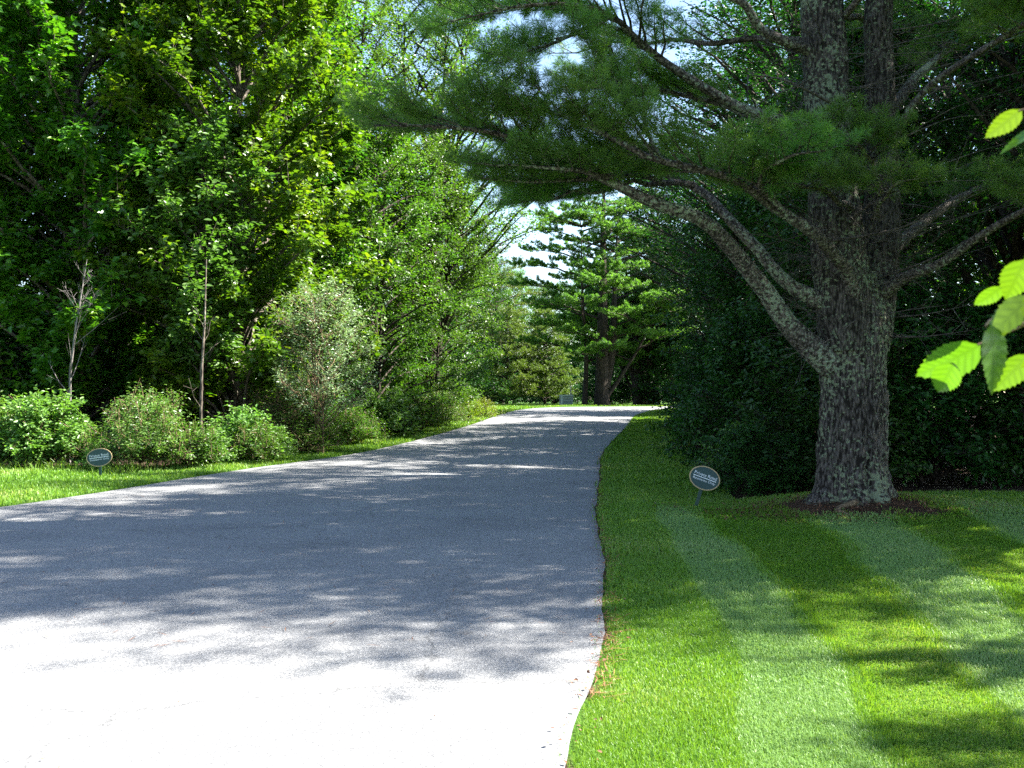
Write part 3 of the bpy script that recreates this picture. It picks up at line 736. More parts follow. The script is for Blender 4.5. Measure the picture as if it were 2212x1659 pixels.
PROTO['grove_pine'] = pine_mesh(31, 17, 2.4, 4.9, [.8, 1, .95, .8, .6, .3], 92, [[(0, 0, -.2), (.05, 0, 5), (.1, .1, 10), (.2, 0, 17)], [(.2, 0, 1.2), (.72, .1, 3.6), (.95, .2, 7.5), (1.2, .2, 13)], [(-1.1, .3, -.2), (-1.0, .3, 3.5), (-1.25, .4, 8), (-1.3, .4, 12)], [(.25, -.1, .5), (1.3, -.2, 2.0), (2.5, -.3, 3.9), (3.6, -.3, 6.0)]], [.48, .32, .18, .16], 1.8, .24, 22, .18, .036, 'needle', .9, .12)
PROTO['shade_pine'] = pine_mesh(34, 19, 7.6, 4.0, [.8, 1, .9, .75, .5, .25], 46, [[(0, 0, -.2), (0, 0, 6), (.1, .1, 11), (.1, 0, 19)]], .3, 1.3, .22, 14, .15, .014, 'needle', .7, .15)
PROTO['young_pine'] = pine_mesh(32, 7.0, .15, 2.6, [1, .95, .8, .6, .42, .2], 80, [[(0, 0, -.1), (.05, 0, 3), (0, 0, 6.9)]], .11, .9, .2, 20, .16, .03, 'needle_young', .7, .2, .03, .2)
PROTO['sparse_pine'] = pine_mesh(33, 17, 5.5, 4.8, [.7, 1, .9, .75, .5, .25], 30, [[(0, 0, -.2), (.3, 0, 6), (.8, .1, 11), (1.4, 0, 17)]], .2, 1.5, .34, 16, .18, .03, 'needle_sparse', .7, .06)


def G(x, y): return float(gz(x, y))


# a pine of the same kind beyond the right border: its crown shades the road
tree('shade_pine', 'pine_tree', 'tall pine standing beyond the right border, beside the lawn', 'pine tree', 9.6, 11.2, .8)
tree('dark_b', 'broadleaf_tree', 'tall broadleaf tree beyond the right border that shades the road', 'tree', 12.4, 13.4, 1.0, 1.1, 1.25)
tree('dark_b', 'broadleaf_tree', 'unseen broadleaf tree added beyond the right border to deepen the road shade', 'tree', 11.6, 11.35, 3.1, .95, 1.15)  # extra tree out of view, put in to thicken the shade on the road
tree('dark_b', 'broadleaf_tree', 'dark broadleaf tree at the right border, right behind the big pine', 'tree', 10.6, 16.9, 4.4, .95, 1.12)
for x, y, a in ((8.7, 6.7, .3), (8.4, 5.4, 2.0)):
    tree('ash', 'young_tree', 'slender young tree beyond the right border of the lawn', 'young tree', x, y, a, .42, .95, group='slender young trees beyond the right border')
tree('grove_pine', 'grove_pine', 'big dark pine with forked trunk on a red needle mound across the bend', 'pine tree', X(1300, 67), 67, .2, 1.0)
tree('grove_pine', 'grove_pine', 'dark pine standing just right behind the forked pine across the bend', 'pine tree', X(1385, 71), 72, 2.4, .92)
tree('young_pine', 'young_pine', 'conical sunlit young pine at the left of the far lawn', 'pine tree', X(1095, 78), 78, .2, 1.05)
tree('young_pine', 'young_pine', 'conical young pine right of its sunlit twin, behind the utility box', 'pine tree', X(1178, 79), 80, 2.0, 1.08)
tree('sparse_pine', 'sparse_pine', 'tall sparse yellowish pine with level branches against the bright sky', 'pine tree', X(1085, 92), 93, 2.8, 1.0)
tree('locust', 'distant_tree', 'distant broadleaf tree behind the two young pines', 'tree', X(1060, 104), 104, 1.2, .85)
for i, (xd, y, s) in enumerate([(1110, 108, 1.05), (1195, 102, 1.0), (1320, 104, 1.1), (1400, 98, 1.1), (1470, 92, 1.05), (1540, 88, 1.05), (960, 96, 1.0), (900, 90, 1.0), (1260, 112, 1.1), (1160, 118, 1.15), (1050, 112, 1.15), (1360, 112, 1.2)]):
    tree('bushy' if i % 2 else 'wood_tree', 'distant_tree', 'distant leafy tree in the wood beyond the far lawn', 'tree', X(xd, y), y, i * .9, s * (1.15 if i % 2 else .9), group='trees of the wood beyond the far lawn')


# ------------------------------------------------------------------ ground, road
def ground_mat():
    m, nt, out = nodes_of('ground'); L = nt.links.new
    at = N_(nt, 'ShaderNodeAttribute', attribute_name='lawn')
    tc = N_(nt, 'ShaderNodeTexCoord')
    n1 = N_(nt, 'ShaderNodeTexNoise', in_Scale=60.0, in_Detail=6.0); L(tc.outputs['Object'], n1.inputs['Vector'])
    n2 = N_(nt, 'ShaderNodeTexNoise', in_Scale=1.3, in_Detail=4.0); L(tc.outputs['Object'], n2.inputs['Vector'])
    g = ramp(nt, n1.outputs[0], [(.3, (.020, .055, .006)), (.7, (.055, .115, .012))])
    b = ramp(nt, n1.outputs[0], [(.3, (.022, .014, .010)), (.7, (.080, .053, .036))])
    a = N_(nt, 'ShaderNodeMath', operation='MULTIPLY_ADD'); L(n2.outputs[0], a.inputs[0]); a.inputs[1].default_value = .5; L(at.outputs['Fac'], a.inputs[2])
    k = ramp(nt, a.outputs[0], [(.66, (0, 0, 0)), (.84, (1, 1, 1))])
    mx = N_(nt, 'ShaderNodeMix', data_type='RGBA'); L(k, mx.inputs[0]); L(b, mx.inputs[6]); L(g, mx.inputs[7])
    p = N_(nt, 'ShaderNodeBsdfPrincipled', in_Roughness=.95); L(mx.outputs[2], p.inputs['Base Color']); p.inputs['Specular IOR Level'].default_value = .1
    bp = N_(nt, 'ShaderNodeBump', in_Strength=.6, in_Distance=.03); L(n1.outputs[0], bp.inputs['Height']); L(bp.outputs[0], p.inputs['Normal'])
    L(p.outputs[0], out.inputs[0]); return m


def soil(x, y):
    """how much the lawn is worn to soil and needles (round the pine, along the road edge)"""
    d = np.hypot((x - PINE[0] + .3) / 1.3, y - PINE[1] + .25) + .9 * (vnoise(np.stack([np.asarray(x) * 1.7, np.asarray(y) * 1.7, np.asarray(x) * 0 + 9], -1)) - .5) + .4 * (vnoise(np.stack([np.asarray(x) * 6, np.asarray(y) * 6, np.asarray(x) * 0], -1)) - .5)
    e = np.abs(x - xr(np.clip(y, -12, 57)))
    e2 = np.abs(xl(np.clip(y, -12, 60)) - x)
    bed = (1 - sstep(.25, .5, np.abs(y - 16.3) / 1.6)) * (x > 5.5)
    grove = 1 - sstep(1.4, 2.4, np.hypot((x - X(1300, 67)) / 1.3, y - 66.6))
    return np.clip(np.maximum.reduce([grove, 1 - sstep(.35, 1.4, d), .8 * (1 - sstep(.0, .08, e)) * (y < 57), .8 * (1 - sstep(.0, .2, e2)), .8 * bed]), 0, 1)


gx = np.unique(np.concatenate([-np.geomspace(30, 600, 14), np.arange(-30, -12, 1.), np.arange(-12, 14, .2), np.arange(14, 32, 1.), np.geomspace(32, 600, 14)]))
gy = np.unique(np.concatenate([-np.geomspace(12, 200, 8), np.arange(-12, 3, 1.), np.arange(3, 30, .2), np.arange(30, 90, .6), np.geomspace(90, 900, 16)]))
XX, YY = np.meshgrid(gx, gy)
v = np.stack([XX, YY, gz(XX, YY)], -1).reshape(-1, 3)
nx = len(gx); i = np.arange(len(gy) - 1)[:, None] * nx; j = np.arange(nx - 1)[None]
f = np.stack([i + j, i + j + 1, i + nx + j + 1, i + nx + j], -1).reshape(-1, 4)
me = np_mesh('ground', v, f.ravel(), np.arange(len(f)) * 4, True)
at = me.attributes.new('lawn', 'FLOAT', 'POINT')
at.data.foreach_set('value', (lawn_mask(v[:, 0], v[:, 1]) * (1 - soil(v[:, 0], v[:, 1]))).astype(np.float32))
tag(new_obj('ground', me, ground_mat()), kind='structure')


def asphalt_mat():
    m, nt, out = nodes_of('asphalt'); L = nt.links.new
    tc = N_(nt, 'ShaderNodeTexCoord')
    n1 = N_(nt, 'ShaderNodeTexNoise', in_Scale=70.0, in_Detail=6.0, in_Roughness=.75); L(tc.outputs['Object'], n1.inputs['Vector'])
    vo = N_(nt, 'ShaderNodeTexVoronoi', in_Scale=95.0); L(tc.outputs['Object'], vo.inputs['Vector'])
    n2 = N_(nt, 'ShaderNodeTexNoise', in_Scale=.7, in_Detail=5.0); L(tc.outputs['Object'], n2.inputs['Vector'])
    a = N_(nt, 'ShaderNodeMath', operation='MULTIPLY_ADD'); L(vo.outputs['Color'], a.inputs[0]); a.inputs[1].default_value = .45; L(n1.outputs[0], a.inputs[2])
    c = ramp(nt, a.outputs[0], [(.40, (.085, .086, .09)), (.68, (.165, .166, .17)), (.95, (.29, .29, .29))])
    c2 = ramp(nt, n2.outputs[0], [(.28, (.80, .80, .81)), (.5, (.96, .96, .96)), (.72, (1.10, 1.10, 1.08))])
    mx = N_(nt, 'ShaderNodeMix', data_type='RGBA', blend_type='MULTIPLY'); mx.inputs[0].default_value = 1; L(c, mx.inputs[6]); L(c2, mx.inputs[7])
    # hairline cracks
    mp = N_(nt, 'ShaderNodeMapping'); mp.inputs['Scale'].default_value = (.22, .4, 1); L(tc.outputs['Object'], mp.inputs[0])
    n3 = N_(nt, 'ShaderNodeTexNoise', in_Scale=3.0, in_Detail=4.0); L(tc.outputs['Object'], n3.inputs['Vector'])
    mv = N_(nt, 'ShaderNodeMix', data_type='VECTOR'); mv.inputs[0].default_value = .12; L(mp.outputs[0], mv.inputs[4]); L(n3.outputs['Color'], mv.inputs[5])
    ve = N_(nt, 'ShaderNodeTexVoronoi', feature='DISTANCE_TO_EDGE', in_Scale=.9); L(mv.outputs[1], ve.inputs['Vector'])
    ck = ramp(nt, ve.outputs['Distance'], [(.0, (.45, .45, .45)), (.004, (1, 1, 1))])
    mx2 = N_(nt, 'ShaderNodeMix', data_type='RGBA', blend_type='MULTIPLY'); mx2.inputs[0].default_value = .7; L(mx.outputs[2], mx2.inputs[6]); L(ck, mx2.inputs[7])
    p = N_(nt, 'ShaderNodeBsdfPrincipled', in_Roughness=.75); L(mx2.outputs[2], p.inputs['Base Color']); p.inputs['Specular IOR Level'].default_value = .4
    bp = N_(nt, 'ShaderNodeBump', in_Strength=.7, in_Distance=.012); L(a.outputs[0], bp.inputs['Height']); L(bp.outputs[0], p.inputs['Normal'])
    L(p.outputs[0], out.inputs[0]); return m


rl = resample(np.c_[LE, np.zeros(len(LE))], 10)[0]
n = 900; tq = np.linspace(0, len(LE) - 1, n)
LL = np.stack([np.interp(tq, np.arange(len(LE)), LE[:, k]) for k in (0, 1)], 1)
RR_ = np.stack([np.interp(tq, np.arange(len(RE)), RE[:, k]) for k in (0, 1)], 1)
LL[:, 0] += jag(LL[:, 1], 4.0) * .7; RR_[:, 0] += jag(RR_[:, 1], 1.0)
c = np.linspace(0, 1, 30)
P2 = LL[:, None] * (1 - c)[None, :, None] + RR_[:, None] * c[None, :, None]
v = np.concatenate([P2, zr(P2[..., 1:2]) + .012 * np.sin(np.linspace(0, PI, 30))[None, :, None]], -1).reshape(-1, 3)
i = np.arange(n - 1)[:, None] * 30; j = np.arange(29)[None]
f = np.stack([i + j, i + j + 1, i + 31 + j, i + 30 + j], -1).reshape(-1, 4)
tag(new_obj('road', np_mesh('road', v, f.ravel(), np.arange(len(f)) * 4, True), asphalt_mat()), kind='structure')


# ------------------------------------------------------------------ grass
def grass_mat(name, cols, trans):
    return leaf_mat(name, cols, trans, .38, .46, .38)


M['grass'] = grass_mat('grass_blade', [(.068, .165, .014), (.102, .215, .020), (.155, .27, .034), (.33, .35, .14)], (1.4, 1.35, .4))


def paint_stripe_sheen(m):
    # pale tint painted into alternate mown stripes, for the sheen of leaning blades
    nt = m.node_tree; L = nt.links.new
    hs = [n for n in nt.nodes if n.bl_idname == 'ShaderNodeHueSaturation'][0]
    at = N_(nt, 'ShaderNodeAttribute', attribute_name='painted_sheen')
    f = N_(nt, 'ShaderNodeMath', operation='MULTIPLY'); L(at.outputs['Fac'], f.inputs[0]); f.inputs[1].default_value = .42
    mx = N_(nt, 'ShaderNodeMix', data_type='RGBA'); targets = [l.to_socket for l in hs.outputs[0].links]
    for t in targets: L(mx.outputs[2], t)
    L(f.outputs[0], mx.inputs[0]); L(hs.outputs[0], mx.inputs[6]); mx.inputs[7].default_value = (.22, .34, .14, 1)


paint_stripe_sheen(M['grass'])


def stripes(x, y):
    """+1 where the mower drove one way, -1 where it came back"""
    u = x - np.interp(y, RE[:, 1], RE[:, 0]) + .16 * (vnoise(np.stack([x * 2.2, y * .9, x * 0 + 3], -1)) - .5)
    s = (u - .72) / (.62 + .05 * np.clip(y - 5, 0, 8) * sstep(1.2, 2.6, u))
    w = np.sin(PI * (s % 2.0)) * 1.6
    return np.where(u < .72, -.25, np.clip(w, -1, 1))


def blades(name, x, y, h, w, lean, az, rng, obj_kw):
    z = gz(x, y) - .004; n = len(x)
    P = np.stack([x, y, z], 1)
    d = np.stack([np.cos(az), np.sin(az), np.zeros(n)], 1); s = np.stack([-np.sin(az), np.cos(az), np.zeros(n)], 1)
    tw = rng.uniform(-1.2, 1.2, n)[:, None]; s = s * np.cos(tw) + d * np.sin(tw)
    h = h[:, None]; w = w[:, None]; lean = lean[:, None]; up = np.array([[0, 0, 1.]])
    m = P + d * h * lean * .35 + up * h * .6
    t = P + d * h * lean + up * h * np.sqrt(np.maximum(1 - lean ** 2, .15))
    v = np.stack([P - s * w * .5, P + s * w * .5, m + s * w * .42, m - s * w * .42, t], 1).reshape(-1, 3)
    b = np.arange(n)[:, None] * 5
    extra = obj_kw.pop('painted_sheen', None)
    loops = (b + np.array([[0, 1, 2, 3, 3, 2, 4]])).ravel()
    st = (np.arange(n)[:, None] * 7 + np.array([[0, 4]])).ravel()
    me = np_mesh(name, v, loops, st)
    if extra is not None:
        at = me.attributes.new('painted_sheen', 'FLOAT', 'POINT'); at.data.foreach_set('value', np.repeat(extra, 5).astype(np.float32))
    return tag(new_obj(name, me, M['grass']), **obj_kw)


def scatter(rng, x0, x1, y0, y1, dens, jitter_fade=True):
    n = int((x1 - x0) * (y1 - y0) * dens)
    return rng.uniform(x0, x1, n), rng.uniform(y0, y1, n)


rng = np.random.default_rng(9)
gxs, gys, ghs, gws = [], [], [], []
for (x0, x1, y0, y1, dens, h, w) in [(-.3, 3.9, 3.2, 5.2, 19000, .032, .003), (0, 5.0, 5.2, 7.2, 11000, .035, .0042), (.3, 6.4, 7.2, 9.6, 6000, .04, .006), (.6, 8.4, 9.6, 12.5, 3000, .045, .009), (.9, 10.5, 12.5, 17.5, 1600, .05, .013),
                                     (1.2, 5, 17.5, 26, 750, .06, .018), (2, 9, 26, 56, 330, .06, .028), (-13, -3.5, 13.5, 26.5, 700, .06, .018), (-4.6, 2, 25, 48, 330, .065, .026), (-4, 14, 48, 80, 120, .07, .04), (-14, -7, 8, 13.5, 500, .06, .02)]:
    x, y = scatter(rng, x0, x1, y0, y1, dens)
    ok = lawn_mask(x, y) > .5
    on_road = (x < xr(np.clip(y, -12, 57)) + .012 - .07 * (rng.random(len(x)) < .4) * rng.random(len(x))) & (x > xl(np.clip(y, -12, 60)) - .02) & (y < 57)
    far_road = (y >= 55) & (np.abs(y - np.interp(x, [2, 6, 12, 30], [55.5, 58, 60.5, 62])) < 3.4) & (x > 1.5)
    ok &= ~on_road & ~far_road & (rng.random(len(x)) > soil(x, y) * 1.15)
    x, y = x[ok], y[ok]
    gxs.append(x); gys.append(y); ghs.append(h * rng.uniform(.6, 1.35, len(x))); gws.append(w * rng.uniform(.7, 1.3, len(x)))
x, y, h, w = map(np.concatenate, (gxs, gys, ghs, gws))
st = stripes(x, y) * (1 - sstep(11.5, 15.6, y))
pat = vnoise(np.stack([x * 1.5, y * 1.5, x * 0], -1))
h = h * (.75 + .5 * pat)
# blades lie along the mower's track: away from the viewer in one stripe, towards the viewer in the next
az = np.where(st > 0, PI / 2 + .1, -PI / 2 + .1) + rng.normal(0, .75, len(x))
az = np.where(np.abs(st) < .3, rng.uniform(0, 2 * PI, len(x)), az)
lean = np.clip(.30 + .50 * np.abs(st) + rng.normal(0, .16, len(x)), .05, .9)
blades('grass', x, y, h, w, lean, az, rng, dict(label='mown lawn grass on both sides of the road', kind='stuff', painted_sheen=np.clip(st + rng.normal(0, .25, len(st)), 0, 1)))

# taller weeds where the mown verge meets the left shrubs
n = 3600; xs = rng.uniform(-13, -2.2, n); ys = np.interp(xs, SHX, SHY) + rng.normal(.15, .3, n)
blades('weeds', xs, ys, rng.uniform(.07, .30, n), rng.uniform(.008, .018, n), rng.uniform(.3, .9, n), rng.uniform(0, 2 * PI, n), rng, dict(label='tall weeds along the foot of the left shrubs', kind='stuff'))

# fallen leaves and needles along the road edge and on the pine's mound
n = 420
y1 = rng.uniform(3.6, 24, n) ** 1.0; x1 = xr(y1) + rng.normal(.02, .07, n)
a = rng.uniform(0, 2 * PI, 700); rr = rng.uniform(.45, 1.7, 700)
x2 = PINE[0] - .5 + np.cos(a) * rr * 1.4; y2 = PINE[1] - .2 + np.sin(a) * rr
x3 = rng.uniform(-6, .5, 60); y3 = rng.uniform(4, 12, 60)
xx, yy = np.concatenate([x1, x2, x3]), np.concatenate([y1, y2, y3])
onr = (xx < xr(yy)); zz = np.where(onr, zr(yy) + .012, gz(xx, yy) + .02) + rng.uniform(.002, .012, len(xx))
dd = rng.normal(0, 1, (len(xx), 3)); dd[:, 2] *= .25
nn = unit(np.array([0, 0, 1.]) + rng.normal(0, .35, dd.shape))
ss = np.concatenate([rng.uniform(.012, .034, n), rng.uniform(.02, .05, 700), rng.uniform(.008, .02, 60)])
M['litter'] = leaf_mat('dry_leaf', [(.09, .035, .018), (.18, .08, .04), (.34, .22, .15)], (1, .8, .5), .15, .6, .3)
tag(new_obj('leaf_litter', leaf_mesh('leaf_litter', np.stack([xx, yy, zz], 1), dd, nn, ss, OV, OVF), M['litter']), 'dry fallen leaves along the road edge and under the pine', kind='stuff')
n = 15800
k = n // 8; y1 = rng.uniform(5, 26, k); x1 = xr(y1) + rng.normal(.04, .045, k)
a = rng.uniform(0, 2 * PI, n - k); rr = np.abs(rng.normal(.9, .42, n - k))
xx = np.concatenate([x1, PINE[0] - .35 + np.cos(a) * rr * 1.45]); yy = np.concatenate([y1, PINE[1] - .2 + np.sin(a) * rr])
xx[-500:] = rng.uniform(-6.5, .3, 500); yy[-500:] = rng.uniform(6, 16, 500)
zz = np.where(xx < xr(yy), zr(yy) + .012, gz(xx, yy) + .012) + rng.uniform(0, .012, n)
dd = rng.normal(0, 1, (n, 3)); dd[:, 2] *= .12
NEEDLE = np.array([(0, 0, 0), (.03, .5, 0), (0, 1, 0), (-.03, .5, 0)])
M['dry_needle'] = leaf_mat('dry_needle', [(.11, .045, .025), (.19, .09, .045), (.27, .15, .08)], (1, .8, .5), .1, .7, .2)
tag(new_obj('fallen_needles', leaf_mesh('fallen_needles', np.stack([xx, yy, zz], 1), dd, np.tile([0, 0, 1.], (n, 1)) + rng.normal(0, .1, (n, 3)), rng.uniform(.08, .13, n), NEEDLE, RHF), M['dry_needle']), 'rusty pine needles round the big pine and along the asphalt', kind='stuff')


# ------------------------------------------------------------------ signs
M['sign_green'] = plain_mat('sign_green', (.012, .05, .055), .45, .12, 30)
M['post_green'] = plain_mat('post_green', (.010, .045, .035), .45, .15, 30)
M['sign_tan'] = plain_mat('sign_tan', (.42, .31, .17), .5, .1, 40)
M['sign_white'] = plain_mat('sign_white', (.72, .76, .8), .5, .04, 40)


def text_mesh(txt, size):
    cu = bpy.data.curves.new('lettering', 'FONT'); cu.body = txt; cu.size = size; cu.align_x = 'CENTER'; cu.align_y = 'CENTER'; cu.extrude = .0012; cu.space_character = 1.02
    ob = bpy.data.objects.new('lettering', cu); COL.objects.link(ob)
    dg = bpy.context.evaluated_depsgraph_get(); me = bpy.data.meshes.new_from_object(ob.evaluated_get(dg))
    bpy.data.objects.remove(ob); bpy.data.curves.remove(cu)
    return me


def ellipse_solid(a, b, y0, y1, n=64, hole=None):
    """an oval slab in the xz plane from y0 (front) to y1 (back), with an oval hole if hole=(a, b)"""
    t = np.arange(n) * 2 * PI / n; E = np.stack([np.cos(t), np.sin(t)], 1); tb_v, tb_f = [], []
    o0 = np.c_[E[:, 0] * a, np.full(n, y0), E[:, 1] * b]; o1 = o0.copy(); o1[:, 1] = y1
    j = np.arange(n); j2 = (j + 1) % n
    if hole is None:
        V = np.vstack([o0, o1]); faces = [list(j[::-1]), list(j + n)] + [[q, q2, q2 + n, q + n] for q, q2 in zip(j, j2)]
    else:
        i0 = np.c_[E[:, 0] * hole[0], np.full(n, y0), E[:, 1] * hole[1]]; i1 = i0.copy(); i1[:, 1] = y1
        V = np.vstack([o0, o1, i0, i1])
        faces = []
        for q, q2 in zip(j, j2):
            faces += [[q, q2, q2 + n, q + n], [q2, q, q + 2 * n, q2 + 2 * n], [q2 + 2 * n, q + 2 * n, q + 3 * n, q2 + 3 * n], [q + n, q2 + n, q2 + 3 * n, q + 3 * n]]
    me = bpy.data.meshes.new('oval'); me.from_pydata([tuple(q) for q in V], [], [[int(z) for z in q] for q in faces]); me.update()
    return me


def oval_sign(label, x, y, zc, tilt, yaw, lean_post, a=.222, b=.163):
    z0 = float(gz(x, y))
    r = thing('oval_sign', label, 'sign', (x, y, z0), yaw, group=None)
    pr = bpy.data.objects  # parts below
    hc = zc - z0
    # the post leans, the panel tilts with it
    tp = TB(); top = np.array([math.sin(lean_post) * hc, 0, hc])
    c, s = math.cos(lean_post), math.sin(lean_post)
    Rm = np.array([[c, 0, s], [0, 1, 0], [-s, 0, c]])
    ln = hc + .12
    tp.box(top * (.5 * (hc - .12) / hc) + np.array([0, .022, 0]), (.046, .034, ln), Rm)
    po = new_obj('post', tp.mesh('post', False), M['post_green'], r)
    bv = po.modifiers.new('bevel', 'BEVEL'); bv.width = .003; bv.segments = 2
    ct, stt = math.cos(tilt), math.sin(tilt)

    def put(o, dy=0):
        o.location = (top[0], dy, top[2]); o.rotation_euler = (0, tilt, 0); return o
    panel = put(new_obj('panel', ellipse_solid(a, b, -.009, .005), M['sign_green'], r))
    rim = put(new_obj('rim', ellipse_solid(a + .006, b + .006, -.013, .007, hole=(a - .008, b - .008)), M['sign_tan'], r))
    for txt, size, dz in (('Private Road', .066, .040), ('Residents Only', .046, -.036)):
        me = text_mesh(txt, size); me.materials.append(M['sign_white'])
        o = new_obj('lettering', me, None, panel)
        o.rotation_euler = (PI / 2, 0, 0); o.location = (0, -.0105, dz)
        wx = max(q.co.x for q in me.vertices) - min(q.co.x for q in me.vertices); o.scale = (.335 / wx, 1, 1)
    rb = TB(); rb.box((0, -.0105, 0), (.35, .003, .011)); new_obj('rule', rb.mesh('rule', False), M['sign_white'], panel)
    return r


p = W(1503, 1088, 14.35); oval_sign('dark green oval sign leaning to the right on the shaded lawn before the pine', p[0], p[1], W(1519, 1033, 14.35)[2], math.radians(20), math.radians(4), math.radians(17))
p = W(217, 1035, 18.7); oval_sign('dark green oval sign on an upright post on the sunlit verge across the road', p[0], p[1], W(213, 988, 18.7)[2], math.radians(-8), math.radians(10), math.radians(-3))

# utility box on the far lawn
M['box'] = plain_mat('cabinet_paint', (.12, .17, .17), .5, .12, 8)
M['box_top'] = plain_mat('cabinet_top', (.30, .36, .36), .45, .1, 8)
d = 63.5; p = W(1223, 868, d); zb = float(gz(p[0], d))
r = thing('utility_box', 'grey green metal utility box standing alone on the far lawn at the bend', 'utility box', (p[0], d, zb), .12)
tb = TB(); tb.box((0, 0, .33), (.78, .55, .66)); new_obj('body', tb.mesh('body', False), M['box'], r).modifiers.new('bevel', 'BEVEL').width = .012
tb = TB(); tb.box((0, 0, .69), (.84, .61, .06)); new_obj('lid', tb.mesh('lid', False), M['box_top'], r).modifiers.new('bevel', 'BEVEL').width = .01
tb = TB(); tb.box((-.335, -.285, .33), (.11, .02, .62)); new_obj('side_panel', tb.mesh('side_panel', False), M['box_top'], r)
for q in range(3):
    tb = TB(); tb.box((.05, -.283, .17 + q * .18), (.60, .016, .022)); new_obj('ridge', tb.mesh('ridge', False), M['box_top'], r)
p = W(1233, 868, 70); zb = float(gz(p[0], 70))
r = thing('marker_post', 'thin pale post rising behind the utility box', 'post', (p[0], 70, zb))
tb = TB(); tb.tube([(0, 0, -.1), (0, 0, .6), (0, 0, 1.25)], [.05, .05, .045], 8); new_obj('shaft', tb.mesh('shaft'), plain_mat('pale_wood', (.4, .36, .32), .8, .2, 12), r)
tb = TB(); tb.tube([(0, 0, 1.24), (0, 0, 1.27), (0, 0, 1.30)], [.06, .06, .01], 8); new_obj('cap', tb.mesh('cap'), M['box_top'], r)


# ------------------------------------------------------------------ the leafy twig hanging in at the right, close to the camera
def toothed_leaf(L, Wd, curl, rng, fold=.12):
    n = 22; t = np.linspace(0, 1, n)
    half = Wd / 2 * np.sin(PI * t ** .8) ** .75 * (1 - .25 * t)
    half[0] = half[-1] = .0005
    tooth = np.where(np.arange(n) % 2, 1.0, .88); half = half * tooth
    V, Fc = [], []
    for i in range(n):
        y = t[i] * L; zc = -curl * L * t[i] ** 2
        for k, s in enumerate((-1, -.5, 0, .5, 1)):
            V.append((s * half[i], y + (.035 * L if (i % 2 and abs(s) == 1) else 0), zc + fold * abs(s) * half[i] + (.02 * half[i] * math.sin(i * 1.6) * abs(s))))
    for i in range(n - 1):
        for k in range(4):
            q = i * 5 + k; Fc.append((q, q + 1, q + 6, q + 5))
    me = bpy.data.meshes.new('leaf'); me.from_pydata(V, [], Fc)
    me.polygons.foreach_set('use_smooth', [True] * len(Fc)); me.update(); me.materials.append(M['near']); return me


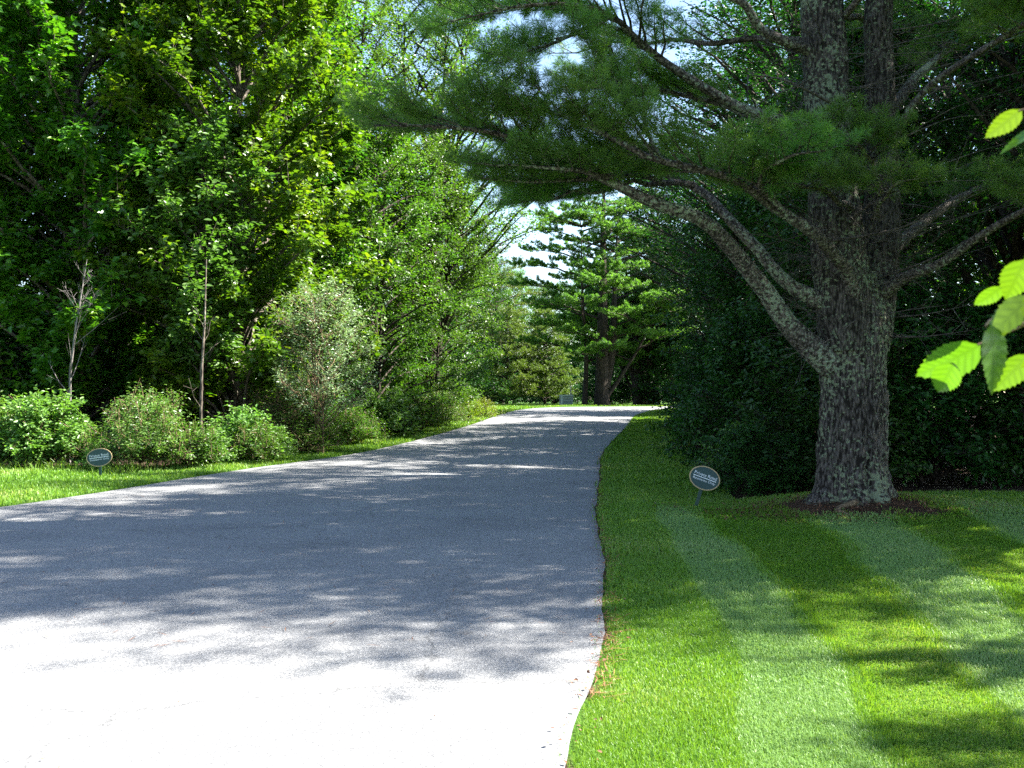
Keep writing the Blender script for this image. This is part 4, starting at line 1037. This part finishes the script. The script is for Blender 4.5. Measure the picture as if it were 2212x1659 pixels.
def young_birch():
    rng = np.random.default_rng(8)
    o = np.array([1.75, .9, float(gz(1.75, .9))])
    r = thing('sapling', 'bright backlit toothed leaves of a sapling twig hanging in at the right border', 'sapling', o)
    tb = TB(); tb.tube(catmull([(0, 0, -.05), (.02, -.02, .8), (-.02, -.03, 1.6), (.04, -.1, 2.5)], 6), np.linspace(.022, .004, 19), 8); new_obj('stem', tb.mesh('stem'), M['bark_tan'], r)
    d = 1.25
    tips = [[(2330, 640, d), (2225, 700, d), (2160, 722, d), (2112, 745, d)], [(2330, 640, d), (2240, 605, d + .03), (2160, 620, d + .02)], [(2330, 200, d), (2260, 225, d), (2200, 240, d)], [(2225, 700, d), (2140, 690, d - .01), (2128, 705, d - .02)]]
    for k, q in enumerate(tips):
        pts = [W(*a) - o for a in q]
        if k < 3: pts = [np.array([-.0, -.02, pts[0][2] - .12])] + pts
        tb = TB(); pp = resample(pts, 16)[0]; tb.tube(pp, np.linspace(.0036, .0014, len(pp)), 6); new_obj('twig', tb.mesh('twig'), M['bark_tan'], r)
    lv = [((2118, 745), (1978, 822), .04, .60, (-.4, -.77, -.49), .07), ((2062, 783), (2018, 862), .0, .62, (-.5, -.8, -.3), .05), ((2140, 700), (2158, 848), -.07, .60, (.35, -.9, .15), .0), ((2230, 640), (2122, 728), -.08, .62, (.25, -.6, .75), .02),
          ((2165, 618), (2100, 672), .05, .45, (-.4, -.77, -.49), .05), ((2215, 560), (2168, 655), -.05, .62, (-.5, -.75, -.35), .05), ((2225, 765), (2142, 852), .03, .52, (-.5, -.75, -.35), .05), ((2250, 770), (2205, 800), -.02, .6, (-.4, -.77, -.49), .03),
          ((2208, 236), (2126, 303), 0, .46, (-.4, -.77, -.49), .06), ((2262, 268), (2158, 318), .01, .42, (.2, -.5, .85), .01), ((2245, 610), (2240, 740), -.10, .6, (-.4, -.9, .1), 0)]
    for (a, b, dd, wd, nrm, away) in lv:
        A, B = W(*a, d + dd) - o, W(*b, d + dd + away) - o
        y = B - A; L = float(np.linalg.norm(y)); y = y / L; x = unit(np.cross(y, nrm)); z = np.cross(x, y)
        ob = new_obj('leaf', toothed_leaf(L, L * wd, rng.uniform(.08, .26), rng), None, r)
        from mathutils import Matrix
        ob.matrix_local = Matrix(((x[0], y[0], z[0], A[0]), (x[1], y[1], z[1], A[1]), (x[2], y[2], z[2], A[2]), (0, 0, 0, 1)))
    # the rest of its leaves stay beyond the right border
    n = 260; P = np.stack([rng.uniform(-.05, .95, n), rng.uniform(-.9, -.1, n), rng.uniform(1.1, 2.6, n)], 1)
    D = rng.normal(0, 1, (n, 3)); D[:, 2] -= .4
    new_obj('crown', leaf_mesh('crown', P, D, unit(np.array([0, 0, 1.]) + rng.normal(0, .4, (n, 3))), rng.uniform(.05, .09, n), OV * np.array([1.2, 1, 1]), OVF), M['near'], r)


young_birch()

# ------------------------------------------------------------------ light, sky, camera
w = bpy.data.worlds.new('World'); SC.world = w; w.use_nodes = True
nt = w.node_tree; bg = nt.nodes['Background']
sk = nt.nodes.new('ShaderNodeTexSky'); sk.sky_type = 'NISHITA'; sk.sun_disc = False
sk.sun_elevation = SUN_EL; sk.sun_rotation = SUN_AZ; sk.air_density = 1.0; sk.dust_density = .6; sk.ozone_density = 1.0
nt.links.new(sk.outputs[0], bg.inputs[0]); bg.inputs[1].default_value = .065
sl = bpy.data.lights.new('sun', 'SUN'); sl.energy = 5.0; sl.angle = math.radians(.53); sl.color = (1, .955, .87)
so = bpy.data.objects.new('sun', sl); COL.objects.link(so)
sd = Vector((math.sin(SUN_AZ) * math.cos(SUN_EL), math.cos(SUN_AZ) * math.cos(SUN_EL), math.sin(SUN_EL)))
so.rotation_euler = sd.to_track_quat('Z', 'Y').to_euler(); so.location = (20, 20, 40)

cd = bpy.data.cameras.new('camera'); cd.sensor_width = 36; cd.lens = F / 1024 * 36; cd.shift_y = 16 / 1024; cd.clip_end = 3000; cd.clip_start = .05
cd.dof.use_dof = True; cd.dof.focus_distance = 15; cd.dof.aperture_fstop = 11
co = bpy.data.objects.new('camera', cd); COL.objects.link(co); co.location = (0, 0, EYE); co.rotation_euler = (PI / 2, 0, 0)
SC.camera = co
vs = SC.view_settings; vs.view_transform = 'Standard'; vs.look = 'None'; vs.exposure = 2.65; vs.gamma = 1
cy = SC.cycles
cy.max_bounces = 8; cy.diffuse_bounces = 3; cy.glossy_bounces = 2; cy.transmission_bounces = 4; cy.transparent_max_bounces = 4
cy.use_denoising = False; cy.sample_clamp_indirect = 6; cy.caustics_reflective = False; cy.caustics_refractive = False
SC.render.use_persistent_data = False
